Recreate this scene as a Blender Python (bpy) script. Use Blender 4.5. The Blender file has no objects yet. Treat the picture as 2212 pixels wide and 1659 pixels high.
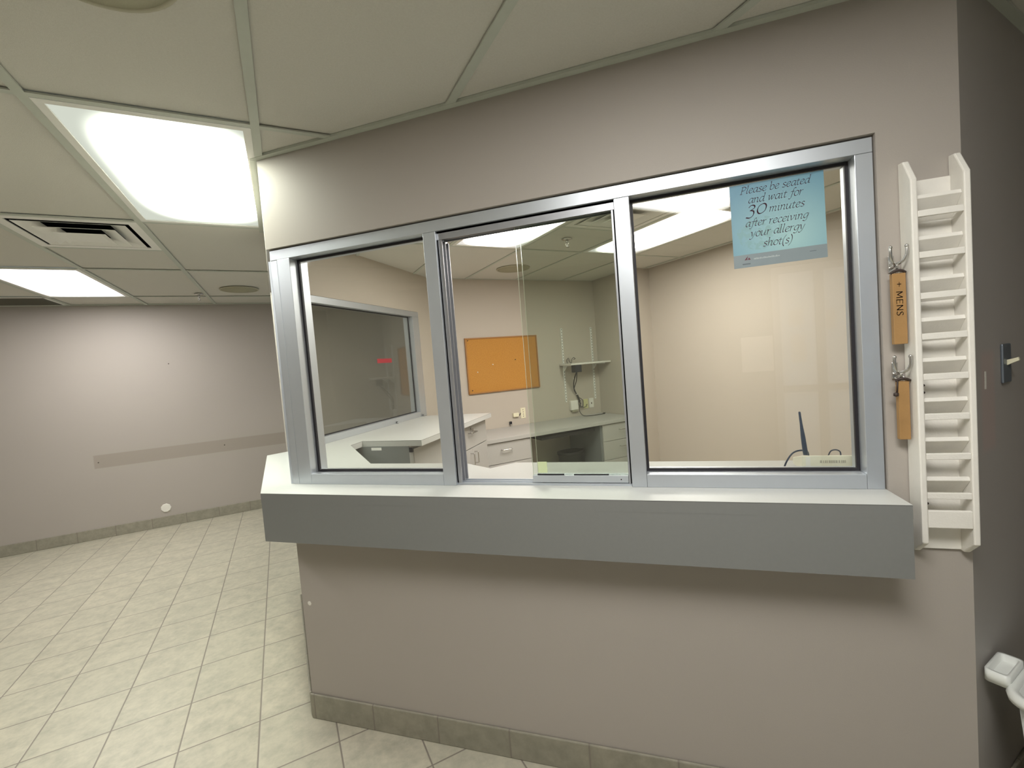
import bpy, bmesh, math, random
from mathutils import Vector, Matrix

sc = bpy.context.scene
COL = sc.collection
random.seed(7)

# ------------------------------------------------------------------ camera
CAM_LOC = (1.5065, -1.5097, 1.4768)
YAW, PITCH, ROLL, FPX = -0.30932, -0.04905, -0.07890, 971.14


def camera():
    f = Vector((math.sin(YAW) * math.cos(PITCH), math.cos(YAW) * math.cos(PITCH), math.sin(PITCH)))
    r = Vector((math.cos(YAW), -math.sin(YAW), 0))
    u = r.cross(f)
    c, s = math.cos(ROLL), math.sin(ROLL)
    r2 = c * r + s * u
    u2 = -s * r + c * u
    cd = bpy.data.cameras.new('camera')
    cd.sensor_fit = 'HORIZONTAL'
    cd.sensor_width = 36.0
    cd.lens = FPX / 2212.0 * 36.0
    cd.clip_start = 0.02
    co = bpy.data.objects.new('camera', cd)
    COL.objects.link(co)
    m = Matrix((r2, u2, -f)).transposed().to_4x4()
    m.translation = Vector(CAM_LOC)
    co.matrix_world = m
    sc.camera = co


camera()

# ------------------------------------------------------------------ world and exposure
w = bpy.data.worlds.new('world')
sc.world = w
w.use_nodes = True
w.node_tree.nodes['Background'].inputs[0].default_value = (0.72, 0.85, 1.0, 1)
w.node_tree.nodes['Background'].inputs[1].default_value = 1.6
vs = sc.view_settings
sc.display_settings.display_device = 'sRGB'
vs.view_transform = 'Standard'
vs.look = 'None'
vs.exposure = 0.0
vs.gamma = 1.0
vs.use_curve_mapping = False
LAMP = 26.0          # radiance of the waiting-room lamp lenses at their brightest
LAMP_IN = 36.0       # the same for the lamps inside the reception office

# ------------------------------------------------------------------ frames and sizes
ZC = 2.3836
S2 = math.sqrt(0.5)
T = 0.6096
AW = math.pi / 4 - 0.0105                      # waiting-room ceiling grid
UW = Vector((math.cos(AW), math.sin(AW), 0))
VW = Vector((-math.sin(AW), math.cos(AW), 0))
GW0 = 0.0086 * UW - 0.2776 * VW


def frame_matrix(origin, ang):
    return Matrix.Translation(Vector(origin)) @ Matrix.Rotation(ang, 4, 'Z')


GW = frame_matrix((GW0.x, GW0.y, 0), AW)       # waiting grid: local x = along rows, y = along runners
GR = frame_matrix((0, 0, 0), math.pi / 4)      # reception grid
ID = Matrix.Identity(4)


# ------------------------------------------------------------------ materials
MATS = {}


def new_mat(name):
    m = bpy.data.materials.new(name)
    m.use_nodes = True
    nt = m.node_tree
    b = nt.nodes['Principled BSDF']
    return m, nt, b


def lin(c):
    return tuple(((v / 255) / 12.92 if v / 255 <= 0.04045 else ((v / 255 + 0.055) / 1.055) ** 2.4) for v in c) + (1,)


def N(nt, t, **kw):
    n = nt.nodes.new(t)
    for k, v in kw.items():
        setattr(n, k, v)
    return n


def math_node(nt, op, a, b=None, c=None):
    n = nt.nodes.new('ShaderNodeMath')
    n.operation = op
    for i, v in enumerate((a, b, c)):
        if v is None:
            continue
        if isinstance(v, (int, float)):
            n.inputs[i].default_value = v
        else:
            nt.links.new(v, n.inputs[i])
    return n.outputs[0]


def mix_col(nt, fac, a, b):
    n = nt.nodes.new('ShaderNodeMix')
    n.data_type = 'RGBA'
    for sock, v in ((n.inputs[0], fac), (n.inputs[6], a), (n.inputs[7], b)):
        if isinstance(v, (int, float)):
            sock.default_value = v
        elif isinstance(v, tuple):
            sock.default_value = v
        else:
            nt.links.new(v, sock)
    return n.outputs[2]


def coords(nt):
    tc = nt.nodes.new('ShaderNodeTexCoord')
    sx = nt.nodes.new('ShaderNodeSeparateXYZ')
    nt.links.new(tc.outputs['Object'], sx.inputs[0])
    return tc.outputs['Object'], sx.outputs[0], sx.outputs[1], sx.outputs[2]


def noise(nt, vec, scale, detail=3.0, rough=0.5):
    n = nt.nodes.new('ShaderNodeTexNoise')
    n.inputs['Scale'].default_value = scale
    n.inputs['Detail'].default_value = detail
    n.inputs['Roughness'].default_value = rough
    nt.links.new(vec, n.inputs['Vector'])
    return n.outputs[0]


def ramp(nt, fac, lo, hi):
    n = nt.nodes.new('ShaderNodeMapRange')
    n.inputs[1].default_value = lo
    n.inputs[2].default_value = hi
    nt.links.new(fac, n.inputs[0])
    return n.outputs[0]


def bump(nt, b, h, strength, dist):
    n = nt.nodes.new('ShaderNodeBump')
    n.inputs['Strength'].default_value = strength
    n.inputs['Distance'].default_value = dist
    nt.links.new(h, n.inputs['Height'])
    nt.links.new(n.outputs[0], b.inputs['Normal'])


def plain(name, col, rough=0.5, metal=0.0, vary=0.04, scale=30.0, bmp=0.0, spec=0.5):
    """Solid colour with a faint grain."""
    if name in MATS:
        return MATS[name]
    m, nt, b = new_mat(name)
    v, x, y, z = coords(nt)
    n = noise(nt, v, scale)
    c0 = tuple(max(0, k * (1 - vary)) for k in col[:3]) + (1,)
    c1 = tuple(min(1, k * (1 + vary)) for k in col[:3]) + (1,)
    nt.links.new(mix_col(nt, n, c0, c1), b.inputs['Base Color'])
    b.inputs['Roughness'].default_value = rough
    b.inputs['Metallic'].default_value = metal
    b.inputs['Specular IOR Level'].default_value = spec
    if bmp:
        bump(nt, b, noise(nt, v, scale * 8, 2), bmp, 0.002)
    MATS[name] = m
    return m


def box_mask(nt, x, lo, hi, soft):
    a = math_node(nt, 'SMOOTH_MIN', ramp(nt, x, lo - soft, lo + soft), 1.0, 0.0)
    n = nt.nodes.new('ShaderNodeMapRange')
    n.inputs[1].default_value = hi - soft
    n.inputs[2].default_value = hi + soft
    n.inputs[3].default_value = 1
    n.inputs[4].default_value = 0
    nt.links.new(x, n.inputs[0])
    return math_node(nt, 'MULTIPLY', a, n.outputs[0])


def paint(name, col, patches=(), rough=0.55):
    """Wall paint with roller grain; patches = (axis, lo, hi, zlo, zhi, colour, softness): old touch-ups that stay put."""
    m, nt, b = new_mat(name)
    v, x, y, z = coords(nt)
    big = noise(nt, v, 1.7, 2)
    c = mix_col(nt, big, tuple(k * 0.97 for k in col[:3]) + (1,), tuple(k * 1.03 for k in col[:3]) + (1,))
    for ax, lo, hi, zlo, zhi, pc, soft in patches:
        a = (x, y)[ax]
        f = math_node(nt, 'MULTIPLY', box_mask(nt, a, lo, hi, soft), box_mask(nt, z, zlo, zhi, soft))
        c = mix_col(nt, f, c, pc)
    nt.links.new(c, b.inputs['Base Color'])
    b.inputs['Roughness'].default_value = rough
    b.inputs['Specular IOR Level'].default_value = 0.35
    bump(nt, b, noise(nt, v, 260, 3), 0.12, 0.002)
    return m


PAINT = (0.40, 0.365, 0.33, 1)
M_front = paint('wall_paint_front', PAINT)
M_wall = paint('wall_paint', PAINT)
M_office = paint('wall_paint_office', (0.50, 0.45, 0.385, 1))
RAIL = (0.33, 0.295, 0.255, 1)


def tiles_mat(name, wx, ox, wy=None, oy=0.0, tone=1.0):
    """Mottled beige ceramic; grout where the local x (and y) meet the joint lines."""
    m, nt, b = new_mat(name)
    v, x, y, z = coords(nt)
    tx = math_node(nt, 'DIVIDE', math_node(nt, 'SUBTRACT', x, ox), wx)
    fx = math_node(nt, 'FRACT', tx)
    dx = math_node(nt, 'MULTIPLY', math_node(nt, 'MINIMUM', fx, math_node(nt, 'SUBTRACT', 1.0, fx)), wx)
    cell = math_node(nt, 'FLOOR', tx)
    d = dx
    if wy:
        ty = math_node(nt, 'DIVIDE', math_node(nt, 'SUBTRACT', y, oy), wy)
        fy = math_node(nt, 'FRACT', ty)
        dy = math_node(nt, 'MULTIPLY', math_node(nt, 'MINIMUM', fy, math_node(nt, 'SUBTRACT', 1.0, fy)), wy)
        d = math_node(nt, 'MINIMUM', dx, dy)
        cell = math_node(nt, 'ADD', cell, math_node(nt, 'MULTIPLY', math_node(nt, 'FLOOR', ty), 17.0))
    wn = N(nt, 'ShaderNodeTexWhiteNoise', noise_dimensions='1D')
    nt.links.new(cell, wn.inputs['W'])
    mp = nt.nodes.new('ShaderNodeMapping')
    nt.links.new(v, mp.inputs[0])
    cx = nt.nodes.new('ShaderNodeCombineXYZ')
    nt.links.new(math_node(nt, 'MULTIPLY', wn.outputs[0], 9.0), cx.inputs[2])
    nt.links.new(cx.outputs[0], mp.inputs[1])
    n1 = noise(nt, mp.outputs[0], 13, 5, 0.62)
    n2 = noise(nt, mp.outputs[0], 42, 4, 0.6)
    k = ramp(nt, math_node(nt, 'ADD', math_node(nt, 'MULTIPLY', n1, 0.65), math_node(nt, 'MULTIPLY', n2, 0.35)), 0.32, 0.62)
    body = mix_col(nt, k, (0.36 * tone, 0.345 * tone, 0.275 * tone, 1), (0.52 * tone, 0.485 * tone, 0.385 * tone, 1))
    body = mix_col(nt, math_node(nt, 'MULTIPLY', wn.outputs[0], 0.16), body, (0.40 * tone, 0.40 * tone, 0.32 * tone, 1))
    g = ramp(nt, d, 0.0022, 0.0036)
    nt.links.new(mix_col(nt, g, (0.22, 0.195, 0.165, 1), body), b.inputs['Base Color'])
    b.inputs['Roughness'].default_value = 0.42
    b.inputs['Specular IOR Level'].default_value = 0.4
    h = math_node(nt, 'ADD', math_node(nt, 'MULTIPLY', ramp(nt, d, 0.001, 0.006), 1.0), math_node(nt, 'MULTIPLY', n1, 0.5))
    bump(nt, b, h, 0.25, 0.003)
    return m


def ceiling_mat():
    m, nt, b = new_mat('ceiling_tile')
    v, x, y, z = coords(nt)
    n = noise(nt, v, 160, 3)
    nt.links.new(mix_col(nt, n, (0.60, 0.585, 0.53, 1), (0.68, 0.665, 0.61, 1)), b.inputs['Base Color'])
    b.inputs['Roughness'].default_value = 0.9
    bump(nt, b, noise(nt, v, 420, 3, 0.7), 0.5, 0.003)
    return m


M_ceil = ceiling_mat()
M_tee = plain('tee_bar_paint', (0.50, 0.53, 0.47, 1), 0.5)
M_lam = plain('grey_laminate', (0.49, 0.495, 0.48, 1), 0.38, vary=0.03, scale=90)
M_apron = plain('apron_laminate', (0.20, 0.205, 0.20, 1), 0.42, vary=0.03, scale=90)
M_cab = plain('cabinet_laminate', (0.42, 0.41, 0.39, 1), 0.45, vary=0.03, scale=90)
M_cabdark = plain('cabinet_carcass', (0.20, 0.21, 0.21, 1), 0.6)
M_seam = plain('laminate_edge', (0.05, 0.05, 0.045, 1), 0.7)
M_alu = plain('satin_aluminium', (0.58, 0.615, 0.66, 1), 0.40, metal=0.72, vary=0.03, scale=15)
M_alud = plain('track_aluminium', (0.42, 0.43, 0.46, 1), 0.4, metal=0.7)
M_gask = plain('black_gasket', (0.012, 0.010, 0.014, 1), 0.6)
M_white = plain('white_paint', (0.72, 0.70, 0.65, 1), 0.5, bmp=0.15)
M_rack = plain('rack_paint', (0.80, 0.775, 0.72, 1), 0.55, vary=0.06, scale=25, bmp=0.3)
M_metalwhite = plain('white_enamel', (0.78, 0.78, 0.74, 1), 0.4)
M_chrome = plain('chrome', (0.60, 0.59, 0.57, 1), 0.26, metal=1.0)
M_dark = plain('black_plastic', (0.015, 0.016, 0.02, 1), 0.45)
M_navy = plain('antenna_plastic', (0.012, 0.02, 0.045, 1), 0.4)
M_wire = plain('cable_rubber', (0.03, 0.027, 0.025, 1), 0.6)
M_ivory = plain('ivory_plastic', (0.80, 0.76, 0.56, 1), 0.4)
M_plate = plain('white_plate', (0.78, 0.76, 0.70, 1), 0.4)
M_beige = plain('speaker_mesh', (0.36, 0.345, 0.245, 1), 0.8, vary=0.12, scale=300)
M_wood = plain('key_tag_wood', (0.36, 0.205, 0.075, 1), 0.55, vary=0.16, scale=22, bmp=0.15)
M_ink = plain('ink', (0.04, 0.025, 0.02, 1), 0.6)
M_steel = plain('steel_plate', (0.20, 0.23, 0.27, 1), 0.4, metal=0.6)
M_duct = plain('duct_black', (0.012, 0.012, 0.014, 1), 0.8)
M_bin = plain('bin_plastic', (0.74, 0.76, 0.73, 1), 0.35)
M_paper = plain('paper', (0.82, 0.82, 0.80, 1), 0.7)


def cork_mat():
    m, nt, b = new_mat('cork')
    v, x, y, z = coords(nt)
    n = noise(nt, v, 120, 5, 0.7)
    c = mix_col(nt, ramp(nt, n, 0.3, 0.7), (0.38, 0.16, 0.022, 1), (0.57, 0.275, 0.05, 1))
    c = mix_col(nt, math_node(nt, 'MULTIPLY', noise(nt, v, 4, 2), 0.5), c, (0.47, 0.24, 0.055, 1))
    nt.links.new(c, b.inputs['Base Color'])
    b.inputs['Roughness'].default_value = 0.8
    bump(nt, b, n, 0.3, 0.002)
    return m


def glass_mat(name, tint, refl=1.0):
    """Clear sheet glass: tinted see-through with a Fresnel reflection on every face."""
    m = bpy.data.materials.new(name)
    m.use_nodes = True
    nt = m.node_tree
    nt.nodes.remove(nt.nodes['Principled BSDF'])
    tr = nt.nodes.new('ShaderNodeBsdfTransparent')
    tr.inputs[0].default_value = tint
    gl = nt.nodes.new('ShaderNodeBsdfGlossy')
    gl.inputs['Roughness'].default_value = 0.004
    gl.inputs[0].default_value = (refl, refl, refl, 1)
    fr = nt.nodes.new('ShaderNodeFresnel')
    fr.inputs[0].default_value = 1.5
    # both faces count as the outside of the sheet
    ge = nt.nodes.new('ShaderNodeNewGeometry')
    iv = nt.nodes.new('ShaderNodeMix')
    iv.data_type = 'FLOAT'
    iv.inputs[2].default_value = 1.5
    iv.inputs[3].default_value = 1 / 1.5
    nt.links.new(ge.outputs['Backfacing'], iv.inputs[0])
    nt.links.new(iv.outputs[0], fr.inputs[0])
    mx = nt.nodes.new('ShaderNodeMixShader')
    nt.links.new(fr.outputs[0], mx.inputs[0])
    nt.links.new(tr.outputs[0], mx.inputs[1])
    nt.links.new(gl.outputs[0], mx.inputs[2])
    nt.links.new(mx.outputs[0], nt.nodes['Material Output'].inputs[0])
    return m


M_glass = glass_mat('window_glass', (0.955, 0.965, 0.95, 1))
M_glass_s = glass_mat('slider_glass', (0.90, 0.925, 0.90, 1))
M_glass_d = glass_mat('tinted_glass', (0.92, 0.93, 0.91, 1))
M_edge = plain('polished_glass_edge', (0.75, 0.78, 0.64, 1), 0.25)


def lamp_mat(name, peak, col, lo, px, py, sx, sy, soft=2.2):
    """Prismatic lamp lens: bright over the tubes, weak at the rim."""
    m = bpy.data.materials.new(name)
    m.use_nodes = True
    nt = m.node_tree
    nt.nodes.remove(nt.nodes['Principled BSDF'])
    v, x, y, z = coords(nt)
    ex = math_node(nt, 'DIVIDE', math_node(nt, 'SUBTRACT', x, px), sx)
    ey = math_node(nt, 'DIVIDE', math_node(nt, 'SUBTRACT', y, py), sy)
    r = math_node(nt, 'ADD', math_node(nt, 'POWER', math_node(nt, 'ABSOLUTE', ex), 3.0), math_node(nt, 'POWER', math_node(nt, 'ABSOLUTE', ey), 4.0))
    f = math_node(nt, 'POWER', math_node(nt, 'MAXIMUM', math_node(nt, 'SUBTRACT', 1.0, r), 0.0), soft)
    e = math_node(nt, 'ADD', math_node(nt, 'MULTIPLY', f, peak), lo)
    em = nt.nodes.new('ShaderNodeEmission')
    em.inputs[0].default_value = col
    nt.links.new(e, em.inputs[1])
    nt.links.new(em.outputs[0], nt.nodes['Material Output'].inputs[0])
    return m


M_lampA = lamp_mat('lamp_lens_green', LAMP * 1.5, (0.95, 1.0, 0.86, 1), 0.68, 0.040, -0.015, 0.315, 0.63, 4.0)
M_lampD = lamp_mat('lamp_lens_front', LAMP * 1.36, (1.0, 0.98, 0.93, 1), 0.9, 0, 0, 0.33, 0.66)
M_lampB = lamp_mat('lamp_lens_white', LAMP * 1.25, (1.0, 0.97, 0.94, 1), 1.2, 0, 0, 0.33, 0.66)
M_lampL = lamp_mat('lamp_lens_left', LAMP * 0.65, (1.0, 0.97, 0.94, 1), 1.0, 0, 0, 0.33, 0.66)
M_lampC = lamp_mat('lamp_lens_office', LAMP_IN, (1.0, 0.95, 0.87, 1), 0.85, 0, 0, 0.30, 0.62)


# ------------------------------------------------------------------ mesh helpers
def add_box(bm, x0, x1, y0, y1, z0, z1, mi=0):
    vs_ = [bm.verts.new(p) for p in ((x0, y0, z0), (x1, y0, z0), (x1, y1, z0), (x0, y1, z0), (x0, y0, z1), (x1, y0, z1), (x1, y1, z1), (x0, y1, z1))]
    for f in ((3, 2, 1, 0), (4, 5, 6, 7), (0, 1, 5, 4), (1, 2, 6, 5), (2, 3, 7, 6), (3, 0, 4, 7)):
        bm.faces.new([vs_[i] for i in f]).material_index = mi
    return vs_


def add_prism(bm, poly, z0, z1, mi=0):
    """Plan polygon (any winding) extruded from z0 to z1."""
    a = sum(poly[i][0] * poly[(i + 1) % len(poly)][1] - poly[(i + 1) % len(poly)][0] * poly[i][1] for i in range(len(poly)))
    if a < 0:
        poly = poly[::-1]
    lo = [bm.verts.new((p[0], p[1], z0)) for p in poly]
    hi = [bm.verts.new((p[0], p[1], z1)) for p in poly]
    n = len(poly)
    bm.faces.new(lo[::-1]).material_index = mi
    bm.faces.new(hi).material_index = mi
    for i in range(n):
        j = (i + 1) % n
        bm.faces.new((lo[i], lo[j], hi[j], hi[i])).material_index = mi


def add_profile(bm, prof, x0, x1, mi=0):
    """Closed profile in (y, z) swept along x."""
    A = [bm.verts.new((x0, p[0], p[1])) for p in prof]
    B = [bm.verts.new((x1, p[0], p[1])) for p in prof]
    n = len(prof)
    bm.faces.new(A).material_index = mi
    bm.faces.new(B[::-1]).material_index = mi
    for i in range(n):
        j = (i + 1) % n
        bm.faces.new((A[j], A[i], B[i], B[j])).material_index = mi


def smooth_path(pts, sub=6):
    pts = [Vector(p) for p in pts]
    if len(pts) < 3:
        return pts
    out = []
    for i in range(len(pts) - 1):
        p0 = pts[max(i - 1, 0)]
        p1, p2 = pts[i], pts[i + 1]
        p3 = pts[min(i + 2, len(pts) - 1)]
        for k in range(sub):
            t = k / sub
            out.append(0.5 * ((2 * p1) + (-p0 + p2) * t + (2 * p0 - 5 * p1 + 4 * p2 - p3) * t * t + (-p0 + 3 * p1 - 3 * p2 + p3) * t ** 3))
    out.append(pts[-1])
    return out


def add_tube(bm, pts, r, seg=10, sub=6, mi=0, radii=None):
    path = smooth_path(pts, sub) if sub > 1 else [Vector(p) for p in pts]
    rings = []
    prev = None
    for i, p in enumerate(path):
        d = (path[min(i + 1, len(path) - 1)] - path[max(i - 1, 0)]).normalized()
        if prev is None:
            a = Vector((0, 0, 1)) if abs(d.z) < 0.9 else Vector((1, 0, 0))
            prev = d.cross(a).normalized()
        n = (prev - d * prev.dot(d)).normalized()
        b = d.cross(n)
        prev = n
        rr = r if radii is None else radii[0] + (radii[1] - radii[0]) * i / (len(path) - 1)
        rings.append([bm.verts.new(p + rr * (math.cos(2 * math.pi * k / seg) * n + math.sin(2 * math.pi * k / seg) * b)) for k in range(seg)])
    for a, b in zip(rings, rings[1:]):
        for k in range(seg):
            f = bm.faces.new((a[k], a[(k + 1) % seg], b[(k + 1) % seg], b[k]))
            f.smooth = True
            f.material_index = mi
    for ring in (rings[0][::-1], rings[-1]):
        bm.faces.new(ring).material_index = mi


def add_lathe(bm, prof, center=(0, 0, 0), seg=32, mi=0):
    """prof = (radius, z) from bottom to top; closed when radius 0 at the ends."""
    cx, cy, cz = center
    rings = []
    for r, z in prof:
        if r < 1e-6:
            rings.append([bm.verts.new((cx, cy, cz + z))])
        else:
            rings.append([bm.verts.new((cx + r * math.cos(2 * math.pi * k / seg), cy + r * math.sin(2 * math.pi * k / seg), cz + z)) for k in range(seg)])
    for a, b in zip(rings, rings[1:]):
        for k in range(seg):
            k2 = (k + 1) % seg
            if len(a) == 1 and len(b) == 1:
                continue
            if len(a) == 1:
                f = bm.faces.new((a[0], b[k2], b[k]))
            elif len(b) == 1:
                f = bm.faces.new((a[k], a[k2], b[0]))
            else:
                f = bm.faces.new((a[k], a[k2], b[k2], b[k]))
            f.smooth = True
            f.material_index = mi


def obj(name, bm, mats, parent=None, matrix=None, bevel=0.0, seg=2):
    me = bpy.data.meshes.new(name)
    bmesh.ops.recalc_face_normals(bm, faces=bm.faces[:])
    bm.to_mesh(me)
    bm.free()
    for m in (mats if isinstance(mats, (list, tuple)) else [mats]):
        me.materials.append(m)
    o = bpy.data.objects.new(name, me)
    COL.objects.link(o)
    if parent is not None:
        o.parent = parent
    elif matrix is not None:
        o.matrix_world = matrix
    if bevel:
        md = o.modifiers.new('edge', 'BEVEL')
        md.width = bevel
        md.segments = seg
        md.limit_method = 'ANGLE'
        md.angle_limit = math.radians(40)
    return o


def B(*boxes):
    bm = bmesh.new()
    for b in boxes:
        add_box(bm, *b)
    return bm


def tag(o, label, cat, group=None):
    o['label'] = label
    o['category'] = cat
    if group:
        o['group'] = group
    return o


def thing(name, label, cat, matrix=ID, group=None):
    o = bpy.data.objects.new(name, None)
    o.empty_display_size = 0.05
    COL.objects.link(o)
    o.matrix_world = matrix
    return tag(o, label, cat, group)


def struct(name, bm=None, mats=None, matrix=None, bevel=0.0):
    if bm is None:
        o = bpy.data.objects.new(name, None)
        COL.objects.link(o)
        if matrix is not None:
            o.matrix_world = matrix
    else:
        o = obj(name, bm, mats, None, matrix, bevel)
    o['kind'] = 'structure'
    return o


def dup(root, matrix, label=None):
    """Copy of a thing with copies of its parts and their sub-parts."""
    r = root.copy()
    COL.objects.link(r)
    r.matrix_world = matrix
    if label:
        r['label'] = label
    for ch in list(root.children):
        c = ch.copy()
        COL.objects.link(c)
        c.parent = r
        for g in list(ch.children):
            d = g.copy()
            COL.objects.link(d)
            d.parent = c
    return r


# ------------------------------------------------------------------ the setting: floor
M_floor = tiles_mat('floor_tile', 0.2925, 0.08, 0.312, 0.108)
struct('floor', B((-6, 7, -6.5, 6.5, -0.06, 0.0)), M_floor, GR)

# ------------------------------------------------------------------ the setting: walls
HT = 2.62                    # walls run up behind the suspended ceiling
XW = 2.300                   # outer right corner of the front wall
YI = 0.115                   # inner face of the front wall
CR = (2.252, YI)             # inner right corner
CL = (0.048, YI)             # inner left corner
ZK, ZH = 0.992, 2.021        # top of the knee wall, bottom of the header


def wall(name, polys, mats, matrix=None):
    bm = bmesh.new()
    for poly, z0, z1, *mi in polys:
        add_prism(bm, poly, z0, z1, mi[0] if mi else 0)
    return struct(name, bm, mats, matrix)


def two_faced(o, test, mats):
    """Second paint on the faces that look into the office."""
    for f in o.data.polygons:
        if test(f):
            f.material_index = 1


fp = [(0, 0), (XW, 0), CR, CL]
o = wall('wall_front', [(fp, 0, ZK), (fp, ZH, HT), ([(2.1155, 0), (XW, 0), CR, (2.1155, YI)], ZK, ZH)], [M_front, M_office])
two_faced(o, lambda f: f.normal.y > 0.7, 0)
cp = [(0, 0), CL, (-0.62, 0.783), (-0.72, 0.72)]
o = wall('wall_corner', [(cp, 0, ZK), (cp, ZH, HT)], [M_wall, M_office])
two_faced(o, lambda f: f.normal.x > 0.5 and f.normal.y > 0.5, 0)
YB = 2.654                   # where the left wall meets the office back wall
LY0, LY1 = 0.86, 2.362       # window opening in the left wall


def lp(y0a, y0b, y1a, y1b):
    return [(-0.72, y0a), (-0.62, y0b), (-0.62, y1b), (-0.72, y1a)]


full = lp(0.72, 0.783, 2.70, YB)
o = wall('wall_left', [(full, 0, ZK), (full, ZH, HT), (lp(LY1, LY1, 2.70, YB), ZK, ZH), (lp(0.72, 0.783, LY0, LY0), ZK, ZH)], [M_wall, M_office])
two_faced(o, lambda f: f.normal.x > 0.7, 0)
VB = 2.313                   # office back wall, local v of the reception grid
UA, UB, VJ = 3.505, 3.735, 1.608
struct('wall_back', B((1.3, UA + 0.1, VB, VB + 0.1, 0, HT)), M_office, GR)
struct('wall_right', B((UA, UA + 0.34, VJ, VB + 0.1, 0, HT)), M_office, GR)
struct('wall_right_rear', B((UB, UB + 0.1, -1.60, VJ, 0, HT)), M_office, GR)
# the dark wall that turns away at the right
AR = math.radians(47.0)
SIDE = frame_matrix((XW, 0, 0), AR)
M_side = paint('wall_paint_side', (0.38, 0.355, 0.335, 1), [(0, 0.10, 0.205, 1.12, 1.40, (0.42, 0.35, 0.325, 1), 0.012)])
o = struct('wall_side', B((0, 3.6, 0, 0.11, 0, HT)), [M_side, M_office], SIDE)
two_faced(o, lambda f: f.normal.y > 0.7, 0)
# waiting room shell
VF = 4.161                   # far wall of the waiting room, local v of its grid
M_far = paint('wall_paint_far', PAINT, [(0, -1.80, 0.9, 0.722, 0.858, RAIL, 0.005)])
struct('wall_far', B((-4.2, 1.6, VF, VF + 0.12, 0, HT)), M_far, GW)
struct('wall_far_left', B((-4.32, -4.2, -6.0, VF + 0.12, 0, HT)), M_wall, GW)
# rear wall behind the photographer with the glazed entrance
DX0, DX1, DZ = 2.55, 3.55, 2.14
YR = -3.0
struct('wall_rear', B((-7, DX0, YR - 0.12, YR, 0, HT), (DX1, 6.5, YR - 0.12, YR, 0, HT), (DX0, DX1, YR - 0.12, YR, DZ, HT)), M_wall)
struct('wall_right_side', B((4.9, 5.02, -3.0, 3.2, 0, HT)), M_wall)

# ------------------------------------------------------------------ baseboards (ceramic strips)
HB = 0.110
M_bbf = tiles_mat('baseboard_tile_front', 0.297, 0.018, tone=0.62)
M_bbw = tiles_mat('baseboard_tile_far', 0.303, -1.085, tone=0.62)
struct('baseboard_front', B((-0.004, XW, -0.010, 0.0, 0, HB)), M_bbf, None, 0.004)
struct('baseboard_corner', B((0.004, 1.02, 0.0, 0.010, 0, HB)), M_bbf, frame_matrix((0, 0, 0), math.radians(135)), 0.004)
struct('baseboard_far', B((-4.2, 1.6, VF - 0.010, VF, 0, HB)), M_bbw, GW, 0.004)
struct('baseboard_side', B((0, 3.6, -0.010, 0.0, 0, HB)), M_bbf, SIDE, 0.004)

# ------------------------------------------------------------------ ceilings
inv = GR.inverted()


def gr(u, v):
    return ((u - v) * S2, (u + v) * S2)


# convex outline of the office in plan (middle of its walls), counter-clockwise
OFFICE = [(0.024, 0.057), (2.276, 0.057), gr(UB + 0.05, -1.55), gr(UB + 0.05, VJ), gr(UA + 0.05, VB + 0.05), (-0.67, 2.68), (-0.67, 0.75)]


def clip_poly(poly, hull):
    out = poly
    for i in range(len(hull)):
        a, b = hull[i], hull[(i + 1) % len(hull)]
        nx, ny = -(b[1] - a[1]), b[0] - a[0]
        d = lambda p: nx * (p[0] - a[0]) + ny * (p[1] - a[1])
        res = []
        for j in range(len(out)):
            p, q = out[j], out[(j + 1) % len(out)]
            dp, dq = d(p), d(q)
            if dp >= 0:
                res.append(p)
            if (dp > 0 > dq) or (dp < 0 < dq):
                t = dp / (dp - dq)
                res.append((p[0] + t * (q[0] - p[0]), p[1] + t * (q[1] - p[1])))
        out = res
        if len(out) < 3:
            return []
    return out


def clip_seg(p, q, hull):
    """Parameter interval of p-q inside the hull, or None."""
    t0, t1 = 0.0, 1.0
    for i in range(len(hull)):
        a, b = hull[i], hull[(i + 1) % len(hull)]
        nx, ny = -(b[1] - a[1]), b[0] - a[0]
        dp = nx * (p[0] - a[0]) + ny * (p[1] - a[1])
        dq = nx * (q[0] - a[0]) + ny * (q[1] - a[1])
        if dp < 0 and dq < 0:
            return None
        if dp < 0 or dq < 0:
            t = dp / (dp - dq)
            if dp < 0:
                t0 = max(t0, t)
            else:
                t1 = min(t1, t)
    return (t0, t1) if t1 > t0 else None


def to_plan(M, u, v):
    p = M @ Vector((u, v, 0))
    return (p.x, p.y)


# things let into the ceiling leave their cell open: (u0, u1, v0, v1) in the local grid
OPEN_W = [(-T, 0, 0, 2 * T), (-3 * T, -2 * T, 4 * T, 6 * T), (-3 * T, -2 * T, 0, 2 * T), (-2 * T, -T, 2 * T, 3 * T), (-4 * T, -3 * T, 6 * T, 7 * T - 0.1), (0, T, -4 * T, -2 * T)]
VR0 = 0.16 - 0.2776          # the office grid sits a little off the waiting-room grid
UR0 = 0.0086


def rr(i0, i1, v0, v1):
    return (UR0 + i0 * T, UR0 + i1 * T, VR0 + v0, VR0 + v1)


OPEN_R = [rr(2, 3, 0, 2 * T), rr(4, 5, 0, 2 * T), rr(3, 4, 0, T)]


def cells(breaks_u, breaks_v, opens):
    for a, b in zip(breaks_u, breaks_u[1:]):
        for c, d in zip(breaks_v, breaks_v[1:]):
            mu, mv = (a + b) / 2, (c + d) / 2
            if not any(o[0] < mu < o[1] and o[2] < mv < o[3] for o in opens):
                yield a, b, c, d


def breaks(vals):
    return sorted(set(round(v, 5) for v in vals))


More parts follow.
